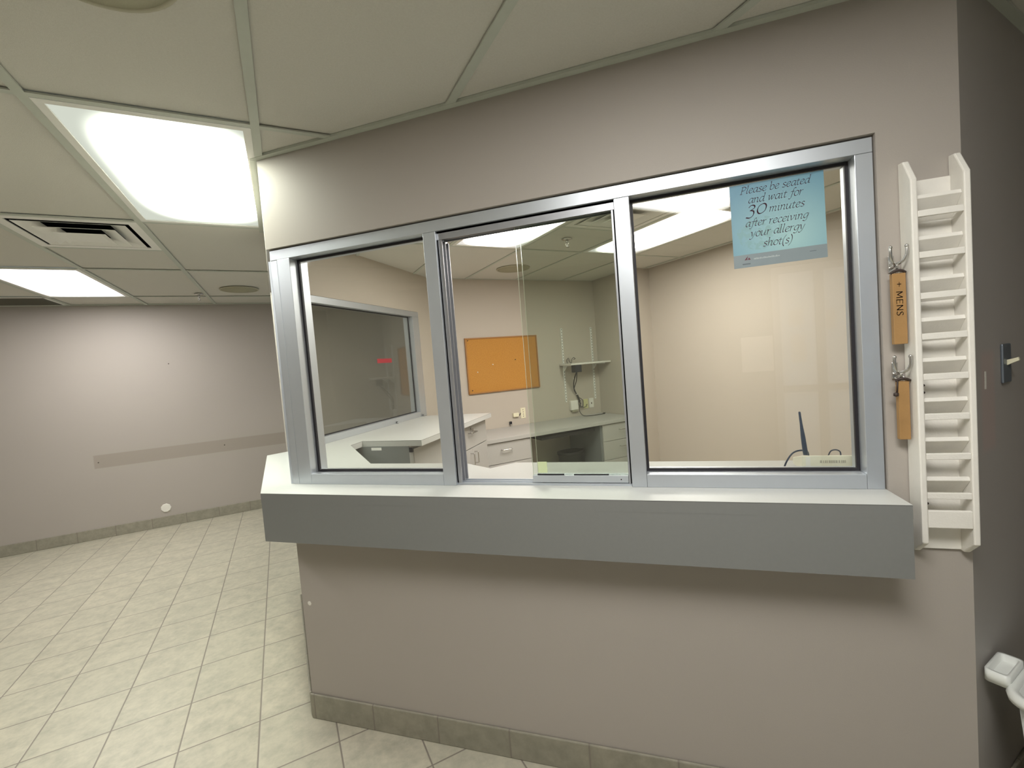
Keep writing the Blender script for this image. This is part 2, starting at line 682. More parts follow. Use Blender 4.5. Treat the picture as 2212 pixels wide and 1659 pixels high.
bm = bmesh.new()
bu = breaks([-4.25, 7.0] + [k * T for k in range(-6, 12)])
bv = breaks([-6.2, VF + 0.02] + [k * T for k in range(-10, 7)] + [7 * T - 0.1])
for a, b, c, d in cells(bu, bv, OPEN_W):
    add_box(bm, a, b, c, d, ZC + 0.010, ZC + 0.026)
struct('ceiling', bm, M_ceil, GW)
bm = bmesh.new()
bu = breaks([-1.0, UB + 0.2] + [UR0 + k * T for k in range(-1, 7)])
bv = breaks([-2.2, VB + 0.05] + [VR0 + k * T for k in range(-3, 5)])
ohull = [tuple((inv @ Vector((p[0], p[1], 0)))[:2]) for p in OFFICE]
for a, b, c, d in cells(bu, bv, OPEN_R):
    pl = clip_poly([(a, c), (b, c), (b, d), (a, d)], ohull)
    if len(pl) >= 3:
        add_prism(bm, pl, ZC + 0.006, ZC + 0.009)
struct('ceiling_office', bm, M_ceil, GR)


def tee(bm, M, p, q, w_, inside, z0=ZC, z1=ZC + 0.0055):
    """A T-bar from p to q in local grid coordinates, cut where the office walls stand."""
    P, Q = to_plan(M, *p), to_plan(M, *q)
    iv = clip_seg(P, Q, OFFICE)
    spans = []
    if inside:
        if iv:
            spans = [iv]
    elif iv:
        spans = [(0, iv[0]), (iv[1], 1)]
    else:
        spans = [(0, 1)]
    d = (Vector(q) - Vector(p))
    n = Vector((-d.y, d.x)).normalized() * w_ / 2
    for t0, t1 in spans:
        if t1 - t0 < 1e-4:
            continue
        a, b = Vector(p) + d * t0, Vector(p) + d * t1
        add_prism(bm, [tuple(a - n), tuple(b - n), tuple(b + n), tuple(a + n)], z0, z1)


def cross(bm, M, u0, u1, v, inside):
    tee(bm, M, (u0, v), (u1, v), 0.024, inside, ZC + 0.0004, ZC + 0.0058)


bm = bmesh.new()
for k in range(-6, 11):
    tee(bm, GW, (k * T, -6.1), (k * T, VF), 0.029, False)
    for j in range(-5, 4):
        cross(bm, GW, k * T, (k + 1) * T, 2 * j * T, False)
cross(bm, GW, -2 * T, -T, 3 * T, False)
cross(bm, GW, -4 * T, -3 * T, 7 * T - 0.1, False)
o = struct('trim_1', bm, M_tee, GW)
bm = bmesh.new()
for k in range(-1, 7):
    tee(bm, GR, (UR0 + k * T, -2.2), (UR0 + k * T, VB), 0.024, True)
    for j in range(-2, 3):
        cross(bm, GR, UR0 + k * T, UR0 + (k + 1) * T, VR0 + 2 * j * T, True)
cross(bm, GR, UR0 + 3 * T, UR0 + 4 * T, VR0 + T, True)
struct('trim_2', bm, M_tee, GR)
# wall angles: the thin ledge where the ceiling meets the walls
bm = bmesh.new()
zt0, zt1 = ZC - 0.001, ZC + 0.009
add_prism(bm, [(-0.012, -0.024), (XW + 0.010, -0.024), (XW, 0), (0, 0)], zt0, zt1)
dd = 0.024 * S2
add_prism(bm, [(0, 0), (-0.72, 0.72), (-0.72 - dd, 0.72 - dd), (-dd, -dd)], zt0, zt1)
c_, s_ = math.cos(AR), math.sin(AR)
add_prism(bm, [(XW, 0), (XW + 3 * c_, 3 * s_), (XW + 3 * c_ + 0.024 * s_, 3 * s_ - 0.024 * c_), (XW + 0.024 * s_, -0.024 * c_)], zt0, zt1)
a_, b_ = to_plan(GW, -4.2, VF), to_plan(GW, 1.6, VF)
a2, b2 = to_plan(GW, -4.2, VF - 0.022), to_plan(GW, 1.6, VF - 0.022)
add_prism(bm, [a_, b_, b2, a2], zt0, zt1)
struct('trim_3', bm, M_tee)

# ------------------------------------------------------------------ ceiling lamps
def ceiling_light(label, M, rect, mat, group):
    u0, u1, v0, v1 = rect
    p = M @ Vector(((u0 + u1) / 2, (v0 + v1) / 2, ZC))
    ang = math.atan2(M[1][0], M[0][0])
    t = thing('ceiling_light', label, 'ceiling light', frame_matrix(p, ang), group)
    a, b = (u1 - u0) / 2 - 0.014, (v1 - v0) / 2 - 0.014
    fw = 0.026
    bm = B((-a, a, -b, -b + fw, 0.000, 0.055), (-a, a, b - fw, b, 0.000, 0.055), (-a, -a + fw, -b + fw, b - fw, 0.000, 0.055), (a - fw, a, -b + fw, b - fw, 0.000, 0.055), (-a, a, -b, b, 0.055, 0.062))
    obj('frame', bm, M_metalwhite, t)
    bm = bmesh.new()
    x, y = a - fw, b - fw
    add_box(bm, -x, x, -y, y, 0.006, 0.012)
    obj('diffuser', bm, mat, t)
    return t


GL = 'troffer lights in the waiting room ceiling'
ceiling_light('large lit troffer light overlapping the corner of the grey office wall', GW, OPEN_W[0], M_lampA, GL)
ceiling_light('lit troffer light near the far wall, beside the square air vent', GW, OPEN_W[1], M_lampB, GL)
ceiling_light('lit troffer light left of the photographer, mirrored in the left glass pane', GW, OPEN_W[2], M_lampL, GL)
ceiling_light('lit troffer light right above the photographer, mirrored in the right glass pane', GW, OPEN_W[5], M_lampD, GL)
GO = 'troffer lights in the office ceiling'
ceiling_light('lit office troffer light seen through the sliding pane opening', GR, OPEN_R[0], M_lampC, GO)
ceiling_light('long lit office troffer light running behind the blue notice', GR, OPEN_R[1], M_lampC, GO)


# ------------------------------------------------------------------ air vents
def add_cone_ring(bm, a, b, z_out, z_in, mi=0, thick=0.002):
    """Square sloping blade: outer half-size a at z_out, inner half-size b at z_in."""
    def sq(h, z):
        return [bm.verts.new(p) for p in ((-h, -h, z), (h, -h, z), (h, h, z), (-h, h, z))]
    A, Bq = sq(a, z_out), sq(b, z_in)
    C, D = sq(a, z_out + thick), sq(b, z_in + thick)
    for i in range(4):
        j = (i + 1) % 4
        for q in ((A[i], A[j], Bq[j], Bq[i]), (D[i], D[j], C[j], C[i]), (A[j], A[i], C[i], C[j]), (Bq[i], Bq[j], D[j], D[i])):
            bm.faces.new(q).material_index = mi


def air_vent(label, M, u, v, dark=False):
    p = M @ Vector((u, v, ZC))
    t = thing('air_vent', label, 'air vent', frame_matrix(p, math.atan2(M[1][0], M[0][0])))
    h = T / 2 - 0.013
    bm = B((-h, h, -h, -h + 0.045, 0.001, 0.006), (-h, h, h - 0.045, h, 0.001, 0.006), (-h, -h + 0.045, -h + 0.045, h - 0.045, 0.001, 0.006), (h - 0.045, h, -h + 0.045, h - 0.045, 0.001, 0.006))
    obj('frame', bm, M_metalwhite, t)
    bm = B((-h, h, -h, h, 0.150, 0.152), (-h, h, -h, -h + 0.003, 0.006, 0.15), (-h, h, h - 0.003, h, 0.006, 0.15), (-h, -h + 0.003, -h, h, 0.006, 0.15), (h - 0.003, h, -h, h, 0.006, 0.15))
    obj('duct', bm, M_duct, t)
    for a, b, zo, zi in ((0.228, 0.145, -0.002, 0.022), (0.168, 0.088, -0.012, 0.012)):
        bm = bmesh.new()
        add_cone_ring(bm, a, b, zo, zi)
        obj('louver', bm, M_metalwhite, t)
    bm = bmesh.new()
    add_cone_ring(bm, 0.110, 0.085, -0.022, -0.015)
    add_box(bm, -0.086, 0.086, -0.086, 0.086, -0.016, -0.013)
    obj('center_plate', bm, M_metalwhite, t)
    return t


air_vent('square white air vent with stepped louvers in the ceiling tiles', GW, -1.5 * T, 2.5 * T)
air_vent('square air vent in the office ceiling between the two lamps', GR, UR0 + 3.5 * T, VR0 + 0.5 * T)


def return_grille():
    u0, u1, v0, v1 = OPEN_W[4]
    p = GW @ Vector(((u0 + u1) / 2, (v0 + v1) / 2, ZC))
    t = thing('return_grille', 'dark return air grille in the ceiling against the far wall', 'air vent', frame_matrix(p, AW))
    a, b = (u1 - u0) / 2 - 0.013, (v1 - v0) / 2 - 0.013
    obj('frame', B((-a, a, -b, -b + 0.025, 0.001, 0.006), (-a, a, b - 0.025, b, 0.001, 0.006), (-a, -a + 0.025, -b, b, 0.001, 0.006), (a - 0.025, a, -b, b, 0.001, 0.006)), M_metalwhite, t)
    bm = bmesh.new()
    add_box(bm, -a, a, -b, b, 0.05, 0.052)
    n = 22
    for k in range(n):
        y = -b + 0.03 + k * (2 * b - 0.06) / (n - 1)
        add_box(bm, -a + 0.025, a - 0.025, y - 0.001, y + 0.001, 0.002, 0.03)
    obj('louver', bm, plain('grille_grey', (0.22, 0.21, 0.175, 1), 0.7), t)


return_grille()


# ------------------------------------------------------------------ round ceiling speakers, sprinklers
def ceiling_speaker(label, M, u, v, r=0.166):
    p = M @ Vector((u, v, ZC))
    t = thing('ceiling_speaker', label, 'ceiling speaker', Matrix.Translation(p), 'round ceiling speakers')
    bm = bmesh.new()
    add_lathe(bm, [(r * 0.92, 0.0055), (r, 0.0055), (r, -0.001), (r * 0.985, -0.004), (r * 0.93, -0.005), (r * 0.92, -0.003)], seg=48)
    obj('rim', bm, plain('speaker_rim', (0.42, 0.40, 0.30, 1), 0.6), t)
    bm = bmesh.new()
    add_lathe(bm, [(0, 0.003), (r * 0.93, 0.003), (r * 0.93, -0.003), (r * 0.5, -0.006), (0, -0.007)], seg=48)
    obj('grille', bm, M_beige, t)


ceiling_speaker('round tan ceiling speaker cut off at the top edge of the view', GW, -0.275, -0.635)
ceiling_speaker('round tan ceiling speaker near the far wall of the waiting room', GW, -0.300, 3.245)
ceiling_speaker('round tan ceiling speaker in the office ceiling behind the sliding glass', GR, 2.12 + UR0, 2.06 - 0.2776)


def sprinkler(label, M, u, v):
    p = M @ Vector((u, v, ZC))
    t = thing('sprinkler_head', label, 'sprinkler', Matrix.Translation(p), 'ceiling sprinkler heads')
    bm = bmesh.new()
    add_lathe(bm, [(0.0, 0.0058), (0.036, 0.0058), (0.040, -0.001), (0.030, -0.006), (0.014, -0.009), (0.0, -0.009)], seg=28)
    obj('escutcheon', bm, M_chrome, t)
    bm = bmesh.new()
    add_lathe(bm, [(0, -0.008), (0.011, -0.008), (0.011, -0.026), (0.007, -0.028), (0, -0.028)], seg=16)
    for s in (-1, 1):
        add_tube(bm, [(s * 0.008, 0, -0.026), (s * 0.012, 0, -0.040), (s * 0.003, 0, -0.056)], 0.0025, 8, 4)
    add_tube(bm, [(0, 0, -0.028), (0, 0, -0.056)], 0.003, 8, 1)
    obj('frame', bm, M_chrome, t)
    bm = bmesh.new()
    add_lathe(bm, [(0, -0.060), (0.014, -0.060), (0.014, -0.057), (0, -0.056)], seg=20)
    obj('deflector', bm, M_chrome, t)


sprinkler('small metal sprinkler head on the waiting room ceiling near the far wall', GW, -0.665, 3.50)
sprinkler('small metal sprinkler head on the office ceiling between the lamps', GR, 2.05 + UR0, 1.03 - 0.2776)

# ------------------------------------------------------------------ reception counter
CT = thing('reception_counter', 'long grey laminate counter under the office windows, with a deep front apron', 'counter')
WT = [(-0.030, -0.125), (2.115, -0.125), (2.115, 0.0), (2.115, YI), (2.245, YI), (2.49, 0.372), (0.893, 0.372), (0.810, 0.270), (0.655, 0.366), (0.140, 0.372),
      (-0.360, 0.872), (-0.372, 1.010), (0.078, 0.995), (0.066, 2.305), (-0.616, 2.305), (-0.616, 0.790), (-0.700, 0.716), (-0.752, 0.600)]
bm = bmesh.new()
add_prism(bm, WT, 1.0285, 1.030)
obj('worktop', bm, M_lam, CT)
bm = bmesh.new()
add_prism(bm, WT, 1.0272, 1.0285)
obj('edge_seam', bm, M_seam, CT)
bm = bmesh.new()
add_prism(bm, WT, 0.9925, 1.0272)
obj('edge_band', bm, M_lam, CT)
bm = bmesh.new()
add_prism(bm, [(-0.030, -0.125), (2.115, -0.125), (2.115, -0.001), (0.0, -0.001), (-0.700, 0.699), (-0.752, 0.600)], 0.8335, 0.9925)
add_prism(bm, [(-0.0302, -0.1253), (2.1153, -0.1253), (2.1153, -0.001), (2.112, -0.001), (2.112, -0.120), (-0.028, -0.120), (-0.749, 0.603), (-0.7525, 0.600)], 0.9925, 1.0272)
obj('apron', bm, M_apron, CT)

# ------------------------------------------------------------------ front window (window_1)
FY0, FY1, FZ0, FZ1 = 0.010, 0.113, 1.0302, 2.0155
W1 = struct('window_1')
obj('head_rail', B((0.006, 2.112, FY0, FY1, 1.975, FZ1)), M_alu, W1, bevel=0.0012)
obj('bottom_rail', B((0.105, 0.7195, FY0, FY1, FZ0, 1.073)), M_alu, W1, bevel=0.0012)
obj('bottom_rail', B((1.4605, 2.069, FY0, FY1, FZ0, 1.073)), M_alu, W1, bevel=0.0012)
obj('jamb', B((2.0695, 2.112, FY0, FY1, FZ0, 1.9745)), M_alu, W1, bevel=0.0012)
bm = bmesh.new()
add_prism(bm, [(0.041, FY0), (0.104, FY0), (0.104, FY1), (0.075, FY1)], FZ0, 1.9745)
add_prism(bm, [(0.0385, FY0 + 0.001), (0.072, FY1), (0.050, FY1), (0.004, 0.012)], FZ0, 1.9745)
obj('corner_post', bm, M_alu, W1, bevel=0.001)
obj('mullion', B((0.720, 0.7715, FY0, FY1, FZ0, 1.9745)), M_alu, W1, bevel=0.0012)
obj('mullion', B((1.412, 1.460, FY0, FY1, FZ0, 1.9745)), M_alu, W1, bevel=0.0012)


def pane_y(x0, x1, z0, z1, yc, mat, parent):
    bm = bmesh.new()
    add_box(bm, x0, x1, yc - 0.003, yc + 0.003, z0, z1)
    return obj('pane', bm, mat, parent)


def gasket_y(x0, x1, z0, z1, yc, w_, parent):
    bm = B((x0, x1, yc - 0.005, yc + 0.005, z0, z0 + w_), (x0, x1, yc - 0.005, yc + 0.005, z1 - w_, z1), (x0, x0 + w_, yc - 0.005, yc + 0.005, z0 + w_, z1 - w_), (x1 - w_, x1, yc - 0.005, yc + 0.005, z0 + w_, z1 - w_))
    return obj('gasket', bm, M_gask, parent)


GY = 0.058
gasket_y(0.1045, 0.7195, 1.0735, 1.9745, GY, 0.0085, W1)
pane_y(0.109, 0.715, 1.078, 1.970, GY, M_glass, W1)
gasket_y(1.4605, 2.069, 1.0735, 1.9745, GY, 0.0085, W1)
pane_y(1.465, 2.0645, 1.078, 1.970, GY, M_glass, W1)

# sliding track of the middle opening
X0, X1 = 0.772, 1.4115
bm = B((X0, X1, FY0 + 0.012, FY0 + 0.016, 1.945, 1.9745), (X0, X1, 0.051, 0.054, 1.950, 1.9745), (X0, X1, 0.079, 0.082, 1.950, 1.9745), (X0, X1, 0.022, 0.082, 1.968, 1.9745))
obj('head_track', bm, M_alud, W1)
bm = B((X0, X1, 0.024, 0.0265, FZ0, 1.0375), (X0, X1, 0.051, 0.0535, FZ0, 1.0375), (X0, X1, 0.079, 0.0815, FZ0, 1.0375), (X0, X1, 0.022, 0.083, FZ0, 1.0318))
obj('sill_track', bm, M_alu, W1)
for a, b in ((X0, X0 + 0.018), (X1 - 0.010, X1)):
    bm = B((a, b, 0.022, 0.027, 1.0385, 1.944), (a, b, 0.051, 0.054, 1.0385, 1.944), (a, b, 0.079, 0.084, 1.0385, 1.944), (a if a == X0 else b - 0.004, a + 0.004 if a == X0 else b, 0.022, 0.084, 1.0385, 1.944))
    obj('side_track', bm, M_alud, W1)


def sliding_pane(x0, x1, yc):
    bm = bmesh.new()
    add_box(bm, x0, x1, yc - 0.003, yc + 0.003, 1.046, 1.962)
    o = obj('sliding_pane', bm, [M_glass_s, M_edge], W1)
    for f in o.data.polygons:
        if abs(f.normal.x) > 0.5:
            f.material_index = 1
    return o


p1 = sliding_pane(1.066, 1.400, 0.039)
sh = obj('bottom_shoe', B((1.066, 1.400, 0.0285, 0.0345, 1.0385, 1.064), (1.066, 1.400, 0.0435, 0.0495, 1.0385, 1.064), (1.066, 1.400, 0.0345, 0.0435, 1.0385, 1.045)), M_alu, p1, bevel=0.0008)
obj('rubber_strip', B((1.083, 1.180, 0.0315, 0.0355, 1.0641, 1.069), (1.215, 1.335, 0.0315, 0.0355, 1.0641, 1.068)), M_gask, p1)
bm = bmesh.new()
add_tube(bm, [(1.376, 0.0278, 1.0505), (1.376, 0.0288, 1.0505)], 0.0022, 12, 1)
obj('screw_hole', bm, M_gask, p1)
bm = bmesh.new()
add_box(bm, 1.086, 1.120, 0.0330, 0.0355, 1.072, 1.112)
o = obj('finger_pull', bm, plain('pull_acrylic', (0.62, 0.70, 0.42, 1), 0.2), p1, bevel=0.001)
o['label'] = 'yellow-green finger pull'
p2 = sliding_pane(1.0765, 1.400, 0.066)
obj('bottom_shoe', B((1.0765, 1.400, 0.056, 0.062, 1.0385, 1.060), (1.0765, 1.400, 0.070, 0.076, 1.0385, 1.060)), M_alu, p2, bevel=0.0008)

# window of the slanted corner wall (window_2), seen edge-on from the front
CM = frame_matrix((0, 0, 0), math.radians(135))      # local x along the corner wall, local -y towards the office
W2 = struct('window_2', matrix=CM)
obj('head_rail', B((0.02, 1.00, -0.108, -0.012, 1.975, FZ1)), M_alu, W2)
obj('bottom_rail', B((0.06, 0.92, -0.108, -0.012, FZ0, 1.073)), M_alu, W2)
obj('jamb', B((0.93, 0.985, -0.108, -0.012, FZ0, 1.9745)), M_alu, W2)
obj('jamb', B((0.012, 0.060, -0.050, -0.004, FZ0, 1.9745)), M_alu, W2)
obj('pane', B((0.062, 0.928, -0.062, -0.056, 1.0735, 1.9745)), M_glass, W2)

# window of the left office wall (window_3)
W3 = struct('window_3')
LX0, LX1 = -0.717, -0.616
obj('head_rail', B((LX0, LX1, LY0 + 0.002, LY1 - 0.002, 1.972, 2.019)), M_alu, W3, bevel=0.0012)
obj('bottom_rail', B((LX0, LX1, LY0 + 0.045, 2.247, FZ0, 1.076)), M_alu, W3, bevel=0.0012)
obj('jamb', B((LX0, LX1, LY0 + 0.002, LY0 + 0.044, FZ0, 1.9715)), M_alu, W3, bevel=0.0012)
obj('jamb', B((LX0, LX1, 2.2475, LY1 - 0.002, FZ0, 1.9715)), M_alu, W3, bevel=0.0012)
GX = -0.664
gy0, gy1, w_ = LY0 + 0.045, 2.247, 0.008
obj('gasket', B((GX - 0.005, GX + 0.005, gy0, gy1, 1.0765, 1.0765 + w_), (GX - 0.005, GX + 0.005, gy0, gy1, 1.9715 - w_, 1.9715), (GX - 0.005, GX + 0.005, gy0, gy0 + w_, 1.0765 + w_, 1.9715 - w_), (GX - 0.005, GX + 0.005, gy1 - w_, gy1, 1.0765 + w_, 1.9715 - w_)), M_gask, W3)
obj('pane', B((GX - 0.003, GX + 0.003, gy0 + 0.004, gy1 - 0.004, 1.081, 1.967)), M_glass_d, W3)

# glazed entrance behind the photographer (door_1), mirrored in the right pane
D1 = struct('door_1')
fy0, fy1 = YR - 0.10, YR - 0.04
obj('frame', B((DX0, DX0 + 0.07, fy0, fy1, 0, DZ), (2.90, 2.97, fy0, fy1, 0, DZ), (DX1 - 0.06, DX1, fy0, fy1, 0, DZ), (DX0 + 0.07, 2.90, fy0, fy1, 2.08, DZ), (2.97, DX1 - 0.06, fy0, fy1, 2.08, DZ), (DX0 + 0.07, 2.90, fy0, fy1, 0, 0.25), (2.97, DX1 - 0.06, fy0, fy1, 0, 0.25)), M_alu, D1)
obj('push_bar', B((DX0 + 0.07, 2.90, fy0, fy1 + 0.03, 1.00, 1.06), (2.97, DX1 - 0.06, fy0, fy1, 1.00, 1.06)), M_alu, D1)
M_frost = plain('frosted_glass', (0.75, 0.80, 0.82, 1), 0.5)
bsdf = M_frost.node_tree.nodes['Principled BSDF']
bsdf.inputs['Transmission Weight'].default_value = 0.75
bsdf.inputs['Roughness'].default_value = 0.6
obj('pane', B((DX0 + 0.07, 2.90, -3.075, -3.069, 0.25, 2.08), (2.97, DX1 - 0.06, -3.075, -3.069, 0.25, 2.08)), M_frost, D1)
for i, (x0, x1, z0, z1, lb) in enumerate(((2.69, 2.81, 1.60, 1.75, 'white paper notice taped to the entrance door glass, upper'), (2.70, 2.82, 1.27, 1.52, 'white paper notice taped to the entrance door glass, lower'), (2.985, 3.06, 1.55, 1.72, 'white paper notice taped to the glass beside the entrance door'))):
    tag(obj('paper_notice', B((x0, x1, -3.0688, -3.0678, z0, z1)), M_paper), lb, 'paper', 'notices on the entrance glass')
tag(obj('poster', B((2.28, 2.54, -2.9995, -2.997, 1.21, 1.53)), M_paper, None), 'pale poster on the rear wall beside the entrance door', 'poster')


# ------------------------------------------------------------------ pull handles
def wire_pull(name, parent, p, q, out, r=0.0045):
    """Bent rod pull between the fixing points p and q, standing off along out."""
    p, q, out = Vector(p), Vector(q), Vector(out)
    d = (q - p).normalized()
    k = 0.008
    bm = bmesh.new()
    add_tube(bm, [p, p + out * 0.75, p + out * 0.93 + d * k * 0.3, p + out + d * k, q + out - d * k, q + out * 0.93 - d * k * 0.3, q + out * 0.75, q], r, 10, 3)
    return obj(name, bm, M_chrome, parent)


# ------------------------------------------------------------------ cabinets under the left worktop
XF = 0.010                    # face of the cabinet fronts
C1 = thing('base_cabinet', 'grey cabinet with a locking drawer over two doors, under the left worktop', 'cabinet')
y0, y1 = 1.475, 2.290
obj('body', B((-0.600, XF - 0.022, y0, y1, 0.0, 0.975)), M_cab, C1)
dr = obj('drawer', B((XF - 0.020, XF, y0 + 0.004, y1 - 0.002, 0.788, 0.972)), M_cab, C1, bevel=0.0015)
wire_pull('handle', dr, (XF - 0.001, 1.885, 0.915), (XF - 0.001, 2.005, 0.915), (0.034, 0, 0))
bm = bmesh.new()
add_tube(bm, [(XF - 0.002, 1.945, 0.946), (XF + 0.010, 1.945, 0.946)], 0.011, 18, 1)
lk = obj('lock', bm, M_chrome, dr)
bm = B((XF + 0.0095, XF + 0.026, 1.938, 1.952, 0.922, 0.945))
obj('key', bm, M_chrome, dr, bevel=0.002)
ym = 1.945
for a, b, hy in ((y0 + 0.004, ym - 0.0015, ym - 0.045), (ym + 0.0015, y1 - 0.002, ym + 0.040)):
    d = obj('door', B((XF - 0.020, XF, a, b, 0.105, 0.782)), M_cab, C1, bevel=0.0015)
    wire_pull('handle', d, (XF - 0.001, hy, 0.650), (XF - 0.001, hy, 0.745), (0.034, 0, 0))
C2 = thing('base_cabinet', 'grey cabinet with a dark blank side, under the front end of the left worktop', 'cabinet')
y0, y1 = 1.006, 1.470
bm = bmesh.new()
add_prism(bm, [(-0.600, y0), (XF - 0.022, y0), (XF - 0.022, y1), (-0.600, y1)], 0.0, 0.9915)
sd = obj('body', bm, M_cab, C2)
obj('side_panel', B((-0.600, -0.020, y0 - 0.006, y0 - 0.0005, 0.0, 0.9915)), M_cabdark, C2)
obj('corner_strip', B((-0.020, 0.008, y0 - 0.006, y0 - 0.0005, 0.0, 0.970)), M_cab, C2)
obj('bracket', B((-0.010, 0.012, y0 - 0.022, y0 - 0.0062, 0.955, 0.985)), M_dark, C2)
obj('door', B((XF - 0.020, XF, y0 + 0.002, y1 - 0.002, 0.105, 0.972)), M_cab, C2, bevel=0.0015)
bm = bmesh.new()
add_prism(bm, [(-0.300, y0 - 0.0068), (-0.223, y0 - 0.0068), (-0.223, y0 - 0.0062), (-0.300, y0 - 0.0062)], 0.968, 0.986)
tag(obj('paper_label', bm, M_paper), 'narrow white paper label stuck on the dark cabinet side', 'label')

# small grey clips on the back edge of the left worktop
for i, yy in enumerate((1.815, 2.275)):
    bm = B((-0.6135, -0.5965, yy - 0.007, yy + 0.007, 1.0301, 1.0335), (-0.6135, -0.609, yy - 0.007, yy + 0.007, 1.0335, 1.049), (-0.609, -0.600, yy - 0.006, yy + 0.006, 1.044, 1.049))
    tag(obj('cable_clip', bm, plain('clip_grey', (0.16, 0.17, 0.18, 1), 0.5)), ('small grey clip at the middle of the sill under the left office window', 'small grey clip at the far end of the sill under the left office window')[i], 'clip', 'clips along the worktop')

# ------------------------------------------------------------------ desk along the office back wall
DF, DT = 1.700, 0.765


def g2(u, v):
    return gr(u, v)


DK = thing('desk', 'long low grey desk along the office back wall, below the cork board', 'desk', GR)
gi = lambda x, y: tuple((inv @ Vector((x, y, 0)))[:2])
top = [(1.640, DF - 0.015), (3.500, DF - 0.015), (3.500, VB - 0.001), gi(-0.615, 2.648), gi(-0.615, 2.325), gi(-0.048, 2.325)]
bm = bmesh.new()
add_prism(bm, top, 0.727, DT)
obj('desktop', bm, M_cab, DK, bevel=0.003)
bm = B((3.005, 3.023, DF + 0.022, VB - 0.002, 0, 0.726), (2.128, 2.146, DF + 0.022, VB - 0.002, 0, 0.726))
obj('knee_panel', bm, M_cabdark, DK)
obj('keyboard_tray', B((2.30, 2.98, 1.78, 2.08, 0.655, 0.690)), M_dark, DK, bevel=0.006)


def pedestal(label, u0, u1, rows, hw):
    t = thing('drawer_pedestal', label, 'cabinet', GR, 'drawer pedestals under the wall desk')
    obj('body', B((u0 + 0.001, u1 - 0.001, DF + 0.022, VB - 0.004, 0.0, 0.726)), M_cabdark, t)
    for z0, z1 in rows:
        d = obj('drawer', B((u0, u1, DF, DF + 0.020, z0, z1)), M_cab, t, bevel=0.0015)
        c = (u0 + u1) / 2 + (-0.03 if hw > 0.1 else 0.035)
        zc = z1 - 0.07
        wire_pull('handle', d, (c - hw / 2, DF + 0.001, zc), (c + hw / 2, DF + 0.001, zc), (0, -0.030, 0))


pedestal('grey drawer pedestal left of the knee space, beside the tall cabinet', 1.652, 2.126, [(0.522, 0.721), (0.300, 0.517), (0.08, 0.295)], 0.105)
pedestal('grey drawer pedestal right of the knee space, in the office corner', 3.024, 3.496, [(0.541, 0.721), (0.337, 0.537), (0.08, 0.333)], 0.100)

# black bin in the knee space
t = thing('waste_basket', 'black waste basket standing under the wall desk', 'bin', GR @ Matrix.Translation((2.835, 2.05, 0)))
bm = bmesh.new()
prof = [(0.0, 0.002), (0.13, 0.002), (0.160, 0.40), (0.172, 0.405), (0.172, 0.43), (0.150, 0.43), (0.125, 0.02), (0, 0.02)]
add_lathe(bm, prof, seg=28)
for v in bm.verts:
    v.co.y *= 0.72
obj('body', bm, M_dark, t)
bm = bmesh.new()
add_tube(bm, [(-0.05, -0.138, 0.30), (-0.03, -0.150, 0.318), (0.03, -0.150, 0.318), (0.05, -0.138, 0.30)], 0.006, 8, 4)
obj('handle', bm, M_chrome, t)

# ------------------------------------------------------------------ cork board
t = thing('cork_board', 'orange-brown cork notice board in a thin wooden frame on the office back wall', 'notice board', GR)
u0, u1, z0, z1 = 1.763, 2.643, 1.164, 1.762
f = 0.014
M_frame = plain('oak_frame', (0.34, 0.16, 0.045, 1), 0.5, vary=0.12, scale=20)
obj('frame', B((u0, u1, VB - 0.020, VB, z0, z0 + f), (u0, u1, VB - 0.020, VB, z1 - f, z1), (u0, u0 + f, VB - 0.020, VB, z0 + f, z1 - f), (u1 - f, u1, VB - 0.020, VB, z0 + f, z1 - f)), M_frame, t, bevel=0.002)
obj('cork_sheet', B((u0 + f, u1 - f, VB - 0.012, VB - 0.002, z0 + f, z1 - f)), cork_mat(), t)
pins = [((1025, 801), 'white push pin low on the left half of the cork board', M_paper, (1.880, 1.395)), ((1057, 786), 'white push pin nearer the middle of the cork board', M_paper, (2.065, 1.465)),
        ((1107, 778), 'black push pin at the middle right of the cork board', M_dark, (2.345, 1.500)), ((1009, 738), 'dark push pin in the upper left corner of the cork board', M_dark, (1.795, 1.735)), ((1020, 845), 'dark push pin in the lower left corner of the cork board', M_dark, (1.805, 1.205))]
for _, lb, mt, (u, z) in pins:
    bm = bmesh.new()
    add_lathe(bm, [(0, 0), (0.0028, 0), (0.0024, 0.006), (0.0058, 0.010), (0.005, 0.014), (0, 0.015)], seg=12)
    M = GR @ Matrix.Translation((u, VB - 0.0121, z)) @ Matrix.Rotation(math.pi / 2, 4, 'X')
    tag(obj('push_pin', bm, mt, None, M), lb, 'pin', 'push pins in the cork board')


# ------------------------------------------------------------------ plates, boxes and cables on the office back wall
def wall_plate(name, label, M, u, z, w_, h, mat, holes=(), depth=0.006, cat='wall plate'):
    t = thing(name, label, cat, M)
    obj('plate', B((u - w_ / 2, u + w_ / 2, -depth, 0, z - h / 2, z + h / 2)), mat, t, bevel=0.002)
    for dz in holes:
        bm = bmesh.new()
        add_tube(bm, [(u, -depth - 0.0012, z + dz), (u, -depth + 0.001, z + dz)], 0.0048, 12, 1)
        obj('jack', bm, M_ink, t)
    return t


